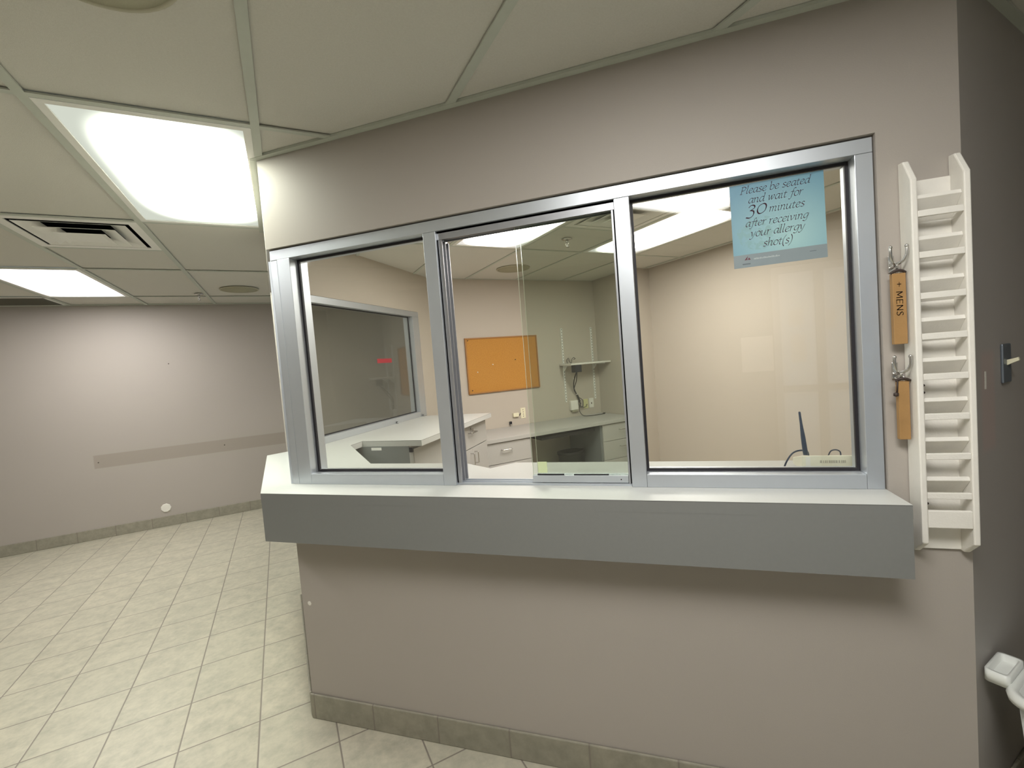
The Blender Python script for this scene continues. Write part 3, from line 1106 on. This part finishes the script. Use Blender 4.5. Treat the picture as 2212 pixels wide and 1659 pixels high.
BWALL = GR @ Matrix.Translation((0, VB, 0))
wall_plate('jack_plate', 'ivory wall plate with a row of round jacks above the desk, near the cork board', BWALL, 2.400, 0.893, 0.062, 0.118, M_ivory, (0.036, 0.012, -0.012, -0.036))
t = thing('phone_jack_box', 'small yellowed phone jack box left of the ivory wall plate', 'jack box', BWALL)
obj('box', B((2.268, 2.336, -0.026, 0, 0.862, 0.906)), M_ivory, t, bevel=0.004)
bm = bmesh.new()
add_tube(bm, [(2.336, -0.006, 0.880), (2.352, -0.008, 0.874), (2.360, -0.006, 0.890), (2.369, -0.005, 0.893)], 0.0035, 8, 5)
obj('cord', bm, M_wire, t)
t = thing('jack_clip', 'small black clip on the wall just above the desk, below the phone jack box', 'clip', BWALL)
obj('body', B((2.216, 2.244, -0.020, 0, 0.785, 0.818)), M_dark, t, bevel=0.003)
obj('clamp', B((2.220, 2.240, -0.0235, -0.0205, 0.770, 0.792)), M_chrome, t)
t = thing('junction_box', 'white plastic box on the back wall, left of the tangled cables', 'junction box', BWALL)
obj('cover', B((3.034, 3.140, -0.040, 0, 0.846, 0.960)), M_plate, t, bevel=0.006)
obj('outlet_strip', B((3.050, 3.124, -0.034, 0, 0.826, 0.8455)), M_beige, t, bevel=0.002)
wall_plate('outlet_plate', 'yellowed wall plate right of the tangled cables', BWALL, 3.275, 0.900, 0.066, 0.116, plain('yellowed_plastic', (0.62, 0.60, 0.32, 1), 0.4))
t = wall_plate('outlet_plate', 'white wall plate with one dark jack beside the yellowed plate', BWALL, 3.360, 0.902, 0.066, 0.116, M_plate)
obj('jack', B((3.354, 3.366, -0.0075, -0.0061, 0.888, 0.908)), M_ink, t)

# shelf on slotted standards
t = thing('shelf', 'white shelf on two slotted wall standards in the office corner', 'shelf', BWALL)
ZS = 1.385
obj('shelf_board', B((2.930, 3.498, -0.250, -0.016, ZS, ZS + 0.019)), M_white, t, bevel=0.0015)
M_slot = plain('standard_white', (0.82, 0.82, 0.78, 1), 0.4)
for u in (2.990, 3.422):
    bm = bmesh.new()
    add_box(bm, u - 0.009, u + 0.009, -0.014, -0.0005, 0.950, 1.822)
    o = obj('standard', bm, M_slot, t)
    bm = bmesh.new()
    for k in range(26):
        z = 0.965 + k * 0.0334
        add_box(bm, u - 0.0030, u + 0.0030, -0.0148, -0.0139, z, z + 0.016)
    obj('slots', bm, M_gask, o)
    bm = bmesh.new()
    add_prism(bm, [(u - 0.003, -0.230), (u + 0.003, -0.230), (u + 0.003, -0.0141), (u - 0.003, -0.0141)], ZS - 0.012, ZS - 0.0005)
    A = [bm.verts.new((u + s * 0.003, y, z)) for s in (-1, 1) for y, z in ((-0.0141, ZS - 0.012), (-0.0141, ZS - 0.060), (-0.030, ZS - 0.060), (-0.075, ZS - 0.012))]
    bm.faces.new(A[:4][::-1])
    bm.faces.new(A[4:])
    for i in range(4):
        j = (i + 1) % 4
        bm.faces.new((A[i], A[j], A[4 + j], A[4 + i]))
    obj('bracket', bm, M_slot, t)
t = thing('power_adapter', 'black power adapter hanging under the white shelf', 'adapter', BWALL)
obj('body', B((2.985, 3.075, -0.245, -0.165, ZS - 0.085, ZS - 0.0005)), M_dark, t, bevel=0.005)
bm = bmesh.new()
add_tube(bm, [(3.03, -0.20, ZS - 0.085), (3.05, -0.12, 1.22), (3.09, -0.04, 1.12), (3.13, -0.022, 1.04), (3.165, -0.020, 0.96), (3.185, -0.022, 0.905)], 0.007, 8, 6)
add_tube(bm, [(3.036, -0.20, ZS - 0.085), (3.07, -0.13, 1.20), (3.085, -0.05, 1.09), (3.15, -0.024, 1.02), (3.17, -0.03, 0.95), (3.175, -0.025, 0.88)], 0.005, 8, 6)
add_tube(bm, [(3.165, -0.02, 0.99), (3.215, -0.025, 0.95), (3.215, -0.022, 0.88), (3.17, -0.03, 0.872), (3.145, -0.03, 0.93), (3.185, -0.03, 0.95)], 0.0035, 8, 6)
add_tube(bm, [(3.175, -0.03, 0.885), (3.21, -0.03, 0.865), (3.255, -0.03, 0.868), (3.272, -0.022, 0.89), (3.29, -0.012, 0.888)], 0.0035, 8, 6)
add_tube(bm, [(3.160, -0.03, 0.88), (3.145, -0.05, 0.82), (3.160, -0.10, 0.775), (3.23, -0.15, 0.7695), (3.34, -0.16, 0.7695), (3.42, -0.15, 0.7700)], 0.0042, 8, 6)
obj('cable', bm, M_wire, t)
bm = bmesh.new()
add_tube(bm, [(3.412, -0.151, 0.774), (3.44, -0.147, 0.774)], 0.0085, 10, 1)
obj('plug', bm, M_wire, t)
for q, (a, b) in enumerate(((1.225, 3.049), (1.03, 3.138))):
    bm = bmesh.new()
    add_tube(bm, [(b, -0.115 if q == 0 else -0.0225, a - 0.004), (b, -0.115 if q == 0 else -0.0225, a + 0.004)], 0.0105, 12, 1)
    obj('cable_tie', bm, M_plate, t)
bm = bmesh.new()
zt = ZS + 0.0235
add_tube(bm, [(3.03, -0.03, zt), (3.02, -0.035, zt + 0.035), (3.05, -0.03, zt + 0.06), (3.06, -0.03, zt + 0.02), (3.08, -0.04, zt), (3.09, -0.045, zt + 0.045), (3.12, -0.04, zt + 0.062), (3.14, -0.04, zt + 0.045), (3.11, -0.045, zt + 0.04)], 0.0032, 8, 6)
tag(obj('coiled_wire', bm, M_wire, None, BWALL), 'loose dark wire coiled on top of the white shelf', 'wire')

# ------------------------------------------------------------------ red sticker on the left office window
bm = B((GX + 0.0032, GX + 0.0038, 1.690, 1.905, 1.553, 1.589), (GX + 0.0039, GX + 0.0041, 1.73, 1.865, 1.569, 1.573))
o = obj('red_sticker', B((GX + 0.0032, GX + 0.0038, 1.690, 1.905, 1.553, 1.589)), plain('sticker_red', (0.34, 0.02, 0.035, 1), 0.5))
bm.free()
tag(o, 'small red sticker on the glass of the left office window', 'sticker')


# ------------------------------------------------------------------ lettering with a broad nib
GLYPH = {
    'a': (.50, [[(.40, .43), (.25, .48), (.09, .35), (.05, .14), (.15, .0), (.29, .10), (.40, .32)], [(.43, .48), (.38, .13), (.42, .0), (.50, .06)]]),
    'b': (.48, [[(.02, .74), (.10, .78), (.06, .04)], [(.07, .28), (.2, .45), (.35, .45), (.42, .29), (.36, .08), (.2, -.01), (.06, .05)]]),
    'c': (.41, [[(.38, .40), (.26, .48), (.1, .36), (.05, .16), (.15, .0), (.29, .02), (.39, .11)]]),
    'd': (.53, [[(.40, .43), (.25, .48), (.09, .35), (.05, .14), (.15, .0), (.29, .10), (.40, .32)], [(.39, .75), (.46, .78), (.39, .13), (.43, .0), (.51, .06)]]),
    'e': (.43, [[(.07, .22), (.25, .26), (.37, .36), (.32, .47), (.2, .47), (.07, .32), (.05, .14), (.15, .0), (.29, .02), (.39, .11)]]),
    'f': (.34, [[(.46, .74), (.37, .79), (.27, .66), (.19, .2), (.12, -.15), (.02, -.24), (-.06, -.19)], [(.06, .46), (.36, .46)]]),
    'g': (.50, [[(.40, .45), (.25, .48), (.09, .35), (.05, .15), (.15, .02), (.29, .11), (.40, .32)], [(.45, .48), (.38, .08), (.31, -.17), (.17, -.25), (.02, -.19)]]),
    'h': (.51, [[(.03, .75), (.11, .78), (.06, .0)], [(.07, .26), (.2, .44), (.33, .47), (.38, .36), (.34, .1), (.38, .0), (.46, .06)]]),
    'i': (.26, [[(.02, .41), (.11, .47), (.08, .14), (.12, .0), (.21, .06)], [(.14, .65), (.15, .67)]]),
    'l': (.25, [[(.07, .75), (.14, .78), (.08, .14), (.12, .0), (.2, .06)]]),
    'm': (.73, [[(.01, .41), (.09, .47), (.06, .0)], [(.07, .28), (.19, .44), (.29, .47), (.34, .36), (.30, .0)], [(.31, .28), (.43, .44), (.53, .47), (.58, .36), (.54, .1), (.58, .0), (.66, .06)]]),
    'n': (.50, [[(.01, .41), (.09, .47), (.06, .0)], [(.07, .28), (.19, .44), (.31, .47), (.37, .36), (.33, .1), (.37, .0), (.45, .06)]]),
    'o': (.47, [[(.24, .48), (.10, .39), (.05, .2), (.11, .03), (.24, .0), (.38, .10), (.42, .31), (.36, .44), (.24, .48)]]),
    'P': (.54, [[(.15, .72), (.08, .0)], [(-.02, .0), (.2, .0)], [(.05, .72), (.3, .73), (.47, .63), (.44, .45), (.29, .36), (.12, .36)]]),
    'r': (.35, [[(.01, .41), (.09, .47), (.06, .0)], [(.07, .26), (.19, .44), (.33, .46)]]),
    's': (.38, [[(.33, .42), (.22, .48), (.1, .41), (.12, .30), (.27, .2), (.31, .1), (.21, .0), (.03, .04)]]),
    't': (.31, [[(.16, .62), (.09, .15), (.13, .0), (.26, .06)], [(.01, .46), (.29, .46)]]),
    'u': (.54, [[(.01, .41), (.09, .47), (.06, .15), (.13, .0), (.27, .08), (.38, .30)], [(.42, .48), (.37, .12), (.41, .0), (.49, .06)]]),
    'v': (.45, [[(.01, .42), (.09, .46), (.15, .02)], [(.15, .02), (.33, .2), (.40, .40), (.34, .48)]]),
    'w': (.63, [[(.01, .42), (.09, .46), (.12, .02)], [(.12, .02), (.25, .2), (.33, .46)], [(.33, .46), (.34, .02)], [(.34, .02), (.49, .2), (.56, .40), (.50, .48)]]),
    'y': (.46, [[(.01, .42), (.09, .46), (.17, .04)], [(.43, .48), (.31, .1), (.2, -.13), (.08, -.25), (-.04, -.19)]]),
    '3': (.50, [[(.06, .42), (.18, .53), (.34, .50), (.37, .36), (.18, .24)], [(.16, .24), (.35, .18), (.37, -.03), (.22, -.18), (.0, -.14)]]),
    '0': (.58, [[(.30, .53), (.12, .43), (.05, .21), (.13, .02), (.28, -.01), (.45, .11), (.50, .33), (.43, .49), (.30, .53)]]),
    '(': (.28, [[(.29, .82), (.14, .58), (.07, .26), (.11, -.06), (.22, -.24)]]),
    ')': (.28, [[(.06, .82), (.17, .60), (.2, .30), (.12, -.02), (-.04, -.24)]]),
    'M': (.74, [[(.08, .0), (.10, .7)], [(.10, .7), (.33, .12)], [(.33, .12), (.58, .7)], [(.58, .7), (.60, .0)]]),
    'E': (.52, [[(.08, .7), (.06, .0)], [(.08, .7), (.42, .68)], [(.07, .37), (.34, .36)], [(.06, .0), (.42, .02)]]),
    'N': (.60, [[(.08, .0), (.08, .7)], [(.08, .7), (.46, .02)], [(.46, .02), (.48, .7)]]),
    'S': (.46, [[(.36, .62), (.22, .7), (.08, .58), (.16, .40), (.32, .28), (.34, .1), (.2, .0), (.04, .06)]]),
    '+': (.62, [[(.08, .36), (.48, .36)], [(.26, .14), (.27, .56)]]),
    ' ': (.27, []),
}


def text_width(s):
    return sum(GLYPH[c][0] for c in s)


def write(bm, s, x, z, size, y, slant=0.22, nib=0.078, ang=38, thin=0.030, mi=0):
    """Letters in the local x-z plane at depth y, starting at x on baseline z."""
    nx, nz = nib * math.cos(math.radians(ang)) / 2, nib * math.sin(math.radians(ang)) / 2
    for c in s:
        adv, strokes = GLYPH[c]
        for st in strokes:
            path = smooth_path([(p[0], p[1], 0) for p in st], 6) if len(st) > 2 else [Vector((p[0], p[1], 0)) for p in st]
            pts = [(p.x + slant * p.y, p.y) for p in path]
            for (ax, az), (bx, bz) in zip(pts, pts[1:]):
                L = math.hypot(bx - ax, bz - az) or 1
                tx, tz = -(bz - az) / L * thin / 2, (bx - ax) / L * thin / 2
                ex, ez = (bx - ax) / L * thin * 0.3, (bz - az) / L * thin * 0.3
                for q in (((ax - nx, az - nz), (bx - nx, bz - nz), (bx + nx, bz + nz), (ax + nx, az + nz)), ((ax - tx - ex, az - tz - ez), (bx - tx + ex, bz - tz + ez), (bx + tx + ex, bz + tz + ez), (ax + tx - ex, az + tz - ez))):
                    ar = sum(q[i][0] * q[(i + 1) % 4][1] - q[(i + 1) % 4][0] * q[i][1] for i in range(4))
                    if abs(ar) < 1e-6:
                        continue
                    vs_ = [bm.verts.new((x + px * size, y, z + pz * size)) for px, pz in q]
                    bm.faces.new(vs_).material_index = mi
        x += adv * size


# ------------------------------------------------------------------ the blue notice on the right pane
def sign_mat():
    m, nt, b = new_mat('notice_print')
    v, x, y, z = coords(nt)
    ex = math_node(nt, 'DIVIDE', math_node(nt, 'SUBTRACT', x, 0.16), 0.19)
    ez = math_node(nt, 'DIVIDE', math_node(nt, 'SUBTRACT', z, 0.075), 0.19)
    d = math_node(nt, 'SQRT', math_node(nt, 'ADD', math_node(nt, 'POWER', ex, 2.0), math_node(nt, 'POWER', ez, 2.0)))
    c = mix_col(nt, ramp(nt, d, 0.0, 1.1), (0.36, 0.57, 0.58, 1), (0.125, 0.29, 0.40, 1))
    lx = math_node(nt, 'DIVIDE', math_node(nt, 'SUBTRACT', x, 0.075), 0.062)
    lz = math_node(nt, 'DIVIDE', math_node(nt, 'SUBTRACT', z, 0.100), 0.050)
    ld = math_node(nt, 'SQRT', math_node(nt, 'ADD', math_node(nt, 'POWER', lx, 2.0), math_node(nt, 'POWER', lz, 2.0)))
    leaf = math_node(nt, 'MULTIPLY', math_node(nt, 'LESS_THAN', ld, 1.0), ramp(nt, noise(nt, v, 55, 4), 0.46, 0.56))
    c = mix_col(nt, math_node(nt, 'MULTIPLY', leaf, 0.45), c, (0.20, 0.36, 0.34, 1))
    nt.links.new(c, b.inputs['Base Color'])
    b.inputs['Roughness'].default_value = 0.45
    return m


SW, SH = 0.250, 0.252
SG = thing('notice', 'blue notice on the right pane asking patients to be seated and wait', 'notice', Matrix.Translation((1.7605, 0.0546, 1.7095)) @ Matrix.Rotation(math.radians(-0.4), 4, 'Y'))
obj('sheet', B((0, SW, -0.0006, 0, 0.039, SH)), sign_mat(), SG)
obj('footer', B((0, SW, -0.0006, 0, 0, 0.0388)), plain('notice_grey', (0.23, 0.28, 0.30, 1), 0.5), SG)
bm = bmesh.new()
for s, wf, zf, sz in (('Please be seated', .745, .118, None), ('and wait for', .585, .238, None), ('after receiving', .675, .515, None), ('your allergy', .580, .640, None), ('shot(s)', .315, .775, None)):
    size = wf * SW / text_width(s)
    write(bm, s, 0.487 * SW - wf * SW / 2, SH * (1 - zf), size, -0.0008)
sz = 0.0295
write(bm, '30', 0.170 * SW, SH * (1 - .375), sz * 1.75, -0.0008, nib=0.085)
write(bm, 'minutes', 0.415 * SW, SH * (1 - .375), 0.375 * SW / text_width('minutes'), -0.0008)
obj('lettering', bm, plain('notice_ink', (0.085, 0.018, 0.045, 1), 0.5), SG)
bm = bmesh.new()
for tri in (((.030, .0225), (.036, .0225), (.040, .0345)), ((.037, .0225), (.0395, .0225), (.041, .0300)), ((.0405, .0225), (.047, .0225), (.0425, .0300))):
    bm.faces.new([bm.verts.new((x, -0.0008, z)) for x, z in tri])
obj('logo', bm, plain('logo_red', (0.12, 0.008, 0.03, 1), 0.5), SG)
bm = bmesh.new()
rng = random.Random(3)
x = 0.056
while x < 0.125:
    wv = rng.uniform(0.0012, 0.003)
    add_box(bm, x, x + wv, -0.0008, -0.0007, 0.0215, 0.0215 + rng.uniform(0.003, 0.0052))
    x += wv + rng.uniform(0.0006, 0.0014)
obj('fine_print', bm, plain('fine_print_white', (0.42, 0.47, 0.48, 1), 0.5), SG)
for mb in ((0.024, 0.046, -0.0008, -0.0007, 0.0085, 0.0125), (0.205, 0.222, -0.0008, -0.0007, 0.0225, 0.0245)):
    obj('small_mark', B(mb), plain('small_mark_grey', (0.13, 0.16, 0.18, 1), 0.5), SG)

# ------------------------------------------------------------------ router on the inner worktop
RT = thing('wifi_router', 'cream wifi router with one dark aerial, on the worktop behind the right pane', 'router')
bm = bmesh.new()
add_profile(bm, [(0.150, 1.0475), (0.255, 1.0475), (0.255, 1.070), (0.150, 1.0985)], 1.944, 2.100)
obj('body', bm, plain('router_cream', (0.78, 0.75, 0.60, 1), 0.4), RT, bevel=0.003)
for fb in ((1.945, 1.978, 0.150, 0.20, 1.0303, 1.0472), (2.070, 2.098, 0.20, 0.25, 1.0303, 1.0472)):
    obj('foot', B(fb), M_plate, RT)
obj('gap_shade', B((1.979, 2.069, 0.158, 0.249, 1.0395, 1.0472)), M_dark, RT)  # dark block stands in for the shade in the gap below the body
bm = bmesh.new()
add_box(bm, 1.955, 1.968, 0.1490, 0.1499, 1.062, 1.094)
obj('label_patch', bm, M_plate, RT)
bm = bmesh.new()
x = 1.995
while x < 2.065:
    wv = rng.uniform(0.002, 0.006)
    add_box(bm, x, x + wv, 0.1493, 0.1499, 1.074, 1.0825)
    x += wv + rng.uniform(0.001, 0.003)
obj('faded_print', bm, plain('faded_ink', (0.45, 0.42, 0.33, 1), 0.6), RT)
bm = bmesh.new()
add_lathe(bm, [(0, 0.0), (0.0072, 0.0), (0.0075, 0.012), (0.0068, 0.06), (0.0040, 0.105), (0.0034, 0.142), (0.0024, 0.145), (0, 0.145)], seg=16)
for v in bm.verts:
    v.co.x += -0.085 * v.co.z
    v.co += Vector((1.9665, 0.190, 1.092))
obj('antenna', bm, M_navy, RT)
bm = bmesh.new()
add_tube(bm, [(1.905, 0.215, 1.0335), (1.915, 0.215, 1.062), (1.935, 0.22, 1.090), (1.960, 0.23, 1.098), (1.985, 0.24, 1.092), (1.995, 0.262, 1.065)], 0.0028, 8, 6)
obj('cable', bm, M_navy, RT)
bm = bmesh.new()
add_tube(bm, [(2.050, 0.262, 1.062), (2.058, 0.255, 1.088), (2.072, 0.252, 1.094), (2.086, 0.255, 1.086), (2.09, 0.262, 1.062)], 0.0022, 8, 6)
obj('cable', bm, M_navy, RT)

# ------------------------------------------------------------------ slotted card rack on the front wall
RK = thing('card_rack', 'tall white wooden rack of slanted card slots on the grey wall', 'rack')
RX0, RX1, RD = 2.162, 2.286, 0.062
for x0, x1 in ((RX0, RX0 + 0.0145), (RX1 - 0.0145, RX1)):
    bm = bmesh.new()
    add_profile(bm, [(-0.001, 0.868), (-0.018, 0.868), (-RD, 0.905), (-RD, 1.865), (-0.026, 1.922), (-0.001, 1.925)], x0, x1)
    obj('side_panel', bm, M_rack, RK, bevel=0.003)
ix0, ix1 = RX0 + 0.0147, RX1 - 0.0147
bm = B((ix0, ix1, -0.009, -0.001, 0.872, 1.872))
obj('back_panel', bm, M_rack, RK)
Z1, PITCHZ = 1.783, 0.1058
for k in range(8):
    zt = Z1 - k * PITCHZ
    obj('retainer_slat', B((ix0, ix1, -RD + 0.001, -RD + 0.010, zt - 0.0165, zt)), M_rack, RK, bevel=0.0015)
    zs = zt + 0.041
    bm = bmesh.new()
    add_profile(bm, [(-0.0545, zs - 0.0095), (-0.0515, zs), (-0.046, zs), (-0.0092, zs - 0.046), (-0.0092, zs - 0.062)], ix0, ix1)
    obj('slot_floor', bm, M_rack, RK, bevel=0.001)
obj('bottom_rail', B((ix0, ix1, -RD + 0.001, -RD + 0.012, 0.948, 0.994)), M_rack, RK, bevel=0.0015)
for z in (1.722, 1.325, 1.305, 0.998):
    bm = bmesh.new()
    add_tube(bm, [(2.199, -0.0102, z), (2.199, -0.0088, z)], 0.0035, 10, 1)
    obj('screw', bm, M_ink, RK)


# ------------------------------------------------------------------ double hooks with wooden key tags
def coat_hook(label, x, z):
    t = thing('coat_hook', label, 'hook', Matrix.Translation((x, 0, z)), 'double hooks beside the white rack')
    bm = bmesh.new()
    add_box(bm, -0.007, 0.007, -0.004, -0.0003, -0.035, 0.012)
    obj('base_plate', bm, M_chrome, t, bevel=0.0015)
    bm = bmesh.new()
    for s in (-1, 1):
        add_tube(bm, [(0, -0.003, -0.022), (0, -0.022, -0.018), (s * 0.005, -0.034, -0.014), (s * 0.0125, -0.041, -0.008), (s * 0.0172, -0.045, 0.004), (s * 0.0182, -0.046, 0.016), (s * 0.0182, -0.0455, 0.026)], 0.0038, 10, 6)
        add_lathe(bm, [(0, -0.005), (0.0035, -0.0035), (0.0048, 0), (0.0035, 0.0035), (0, 0.005)], (s * 0.0175, -0.046, 0.028), 12)
    obj('prongs', bm, M_chrome, t)
    bm = bmesh.new()
    add_tube(bm, [(0, -0.004, -0.032), (0, -0.018, -0.034), (0, -0.030, -0.030), (0, -0.034, -0.018)], 0.003, 10, 6)
    obj('lower_hook', bm, M_chrome, t)


def ring(bm, c, r, w_, axis):
    pts = []
    for k in range(25):
        a = 2 * math.pi * k / 24
        if axis == 'x':
            pts.append((c[0], c[1] + r * math.cos(a), c[2] + r * math.sin(a)))
        else:
            pts.append((c[0] + r * math.cos(a), c[1], c[2] + r * math.sin(a)))
    add_tube(bm, pts, w_, 8, 1)


def key_tag(label, x, z, length, width, text=None, key=False):
    """Wooden block hanging from a ring; x, z = top middle of the block."""
    t = thing('key_tag', label, 'key tag', Matrix.Translation((x, -0.028, z)), 'wooden key tags on the hooks')
    obj('block', B((-width / 2, width / 2, -0.008, 0.008, -length, 0)), M_wood, t, bevel=0.0015)
    bm = bmesh.new()
    ring(bm, (0, 0, 0.007), 0.010, 0.0013, 'x')
    obj('ring', bm, M_chrome, t)
    bm = bmesh.new()
    add_tube(bm, [(-0.017, -0.004, 0.001), (-0.006, -0.010, 0.007), (0.006, -0.010, 0.005), (0.015, -0.004, 0.001)], 0.0038, 8, 5)
    if key:
        add_tube(bm, [(-0.014, -0.009, 0.002), (-0.017, -0.0105, -0.030)], 0.0022, 8, 1)
        add_lathe(bm, [(0, -0.006), (0.006, -0.003), (0.006, 0.004), (0, 0.007)], (-0.019, -0.0105, -0.036), 10)
    obj('keys' if key else 'cord_knot', bm, M_ink, t)
    if text:
        bm = bmesh.new()
        write(bm, text, 0, 0, 0.020, 0, slant=0.0, nib=0.09, thin=0.06)
        for v in bm.verts:                     # the word runs down the block
            px, pz = v.co.x, v.co.z
            v.co = Vector((-0.0075 + pz, -0.0083, -0.022 - px * 1.45))
        obj('lettering', bm, M_ink, t)


coat_hook('chrome double hook left of the white rack, the upper one', 2.139, 1.672)
coat_hook('chrome double hook left of the white rack, the lower one', 2.139, 1.380)
key_tag('wooden key tag hand-lettered MENS, on the upper hook by the rack', 2.142, 1.632, 0.190, 0.030, '+ MENS')
key_tag('plain wooden key tag with a dark key, on the lower hook by the rack', 2.144, 1.342, 0.160, 0.025, None, True)

# ------------------------------------------------------------------ light switch on the dark side wall
t = thing('light_switch', 'metal switch plate with a cream toggle on the dark right-hand wall', 'light switch', SIDE)
u, z = 0.296, 1.357
obj('plate', B((u - 0.036, u + 0.036, -0.007, 0, z - 0.058, z + 0.058)), M_steel, t, bevel=0.003)
bm = bmesh.new()
add_profile(bm, [(-0.0065, z - 0.006), (-0.0065, z + 0.010), (-0.030, z + 0.017), (-0.032, z + 0.008)], u - 0.006, u + 0.006)
obj('toggle', bm, M_ivory, t, bevel=0.001)
bm = bmesh.new()
add_prism(bm, [(0.128, -0.0004), (0.140, -0.0004), (0.140, 0), (0.128, 0)], 1.295, 1.345)
for v in bm.verts:
    v.co.x += 0.004 * math.sin((v.co.z - 1.295) * 60)
tag(obj('filler_patch', bm, M_plate, None, SIDE), 'thin white filler streak on the dark wall beside the switch', 'filler')

# ------------------------------------------------------------------ round patch low on the far wall
t = thing('blank_cover', 'round off-white cover low on the far wall above the baseboard', 'cover plate', GW @ Matrix.Translation((-1.258, VF, 0.200)) @ Matrix.Rotation(math.pi / 2, 4, 'X'))
bm = bmesh.new()
add_lathe(bm, [(0.046, 0.0), (0.047, 0.004), (0.042, 0.010), (0, 0.011)], seg=9)
for f in bm.faces:
    f.smooth = False
obj('disc', bm, M_plate, t)

# ------------------------------------------------------------------ white bin at the right edge
t = thing('waste_bin', 'white plastic waste bin against the dark wall at the right edge', 'bin', SIDE @ Matrix.Translation((0.150, -0.200, 0)))


def rounded_ring(hx, hy, r, z, n=6):
    out = []
    for cx, cy, a0 in ((hx - r, hy - r, 0), (-hx + r, hy - r, 90), (-hx + r, -hy + r, 180), (hx - r, -hy + r, 270)):
        for k in range(n + 1):
            a = math.radians(a0 + 90 * k / n)
            out.append((cx + r * math.cos(a), cy + r * math.sin(a), z))
    return out


def loft(bm, rings, cap0=True, cap1=True):
    R = [[bm.verts.new(p) for p in ring_] for ring_ in rings]
    n = len(R[0])
    for a, b in zip(R, R[1:]):
        for i in range(n):
            f = bm.faces.new((a[i], a[(i + 1) % n], b[(i + 1) % n], b[i]))
            f.smooth = True
    if cap0:
        bm.faces.new(R[0][::-1])
    if cap1:
        bm.faces.new(R[-1])


bm = bmesh.new()
loft(bm, [rounded_ring(0.125, 0.095, 0.04, 0.0), rounded_ring(0.165, 0.130, 0.05, 0.50), rounded_ring(0.160, 0.125, 0.047, 0.50), rounded_ring(0.120, 0.090, 0.037, 0.012)])
obj('body', bm, M_bin, t)
bm = bmesh.new()
loft(bm, [rounded_ring(0.164, 0.129, 0.05, 0.485), rounded_ring(0.180, 0.145, 0.055, 0.485), rounded_ring(0.183, 0.148, 0.056, 0.500), rounded_ring(0.176, 0.141, 0.053, 0.512), rounded_ring(0.163, 0.128, 0.05, 0.508), rounded_ring(0.1605, 0.1255, 0.048, 0.494)], False, False)
obj('rim', bm, M_bin, t)
bm = bmesh.new()
if True:
    rings = [[(-0.066 + p[0], 0.166 + p[1], 0.498) for p in rounded_ring(0.062, 0.026, 0.012, 0, 4)],
             [(-0.066 + p[0], 0.166 + p[1], 0.530) for p in rounded_ring(0.062, 0.026, 0.012, 0, 4)],
             [(-0.066 + p[0], 0.166 + p[1], 0.530) for p in rounded_ring(0.053, 0.018, 0.009, 0, 4)],
             [(-0.066 + p[0], 0.166 + p[1], 0.512) for p in rounded_ring(0.050, 0.016, 0.008, 0, 4)]]
    loft(bm, rings)
obj('handle_grip', bm, M_bin, t)

# ------------------------------------------------------------------ small marks left on the walls
for u, z, lb in ((-1.090, 1.749, 'tiny nail in the upper part of the far wall'), (-0.665, 0.795, 'tiny screw in the middle of the old rail mark on the far wall'), (-1.765, 0.782, 'tiny screw at the left end of the old rail mark on the far wall')):
    bm = bmesh.new()
    add_lathe(bm, [(0.0055, 0.0), (0.0055, 0.002), (0.003, 0.004), (0, 0.0045)], seg=10)
    tag(obj('wall_fastener', bm, M_ink, None, GW @ Matrix.Translation((u, VF, z)) @ Matrix.Rotation(math.pi / 2, 4, 'X')), lb, 'screw', 'fasteners in the far wall')
bm = bmesh.new()
add_lathe(bm, [(0.010, 0.0), (0.009, 0.0006), (0, 0.0008)], seg=7)
tag(obj('plaster_chip', bm, M_plate, None, Matrix.Translation((0.036, 0, 0.513)) @ Matrix.Rotation(math.pi / 2, 4, 'X')), 'small white plaster chip on the left edge of the wall below the counter', 'chip')
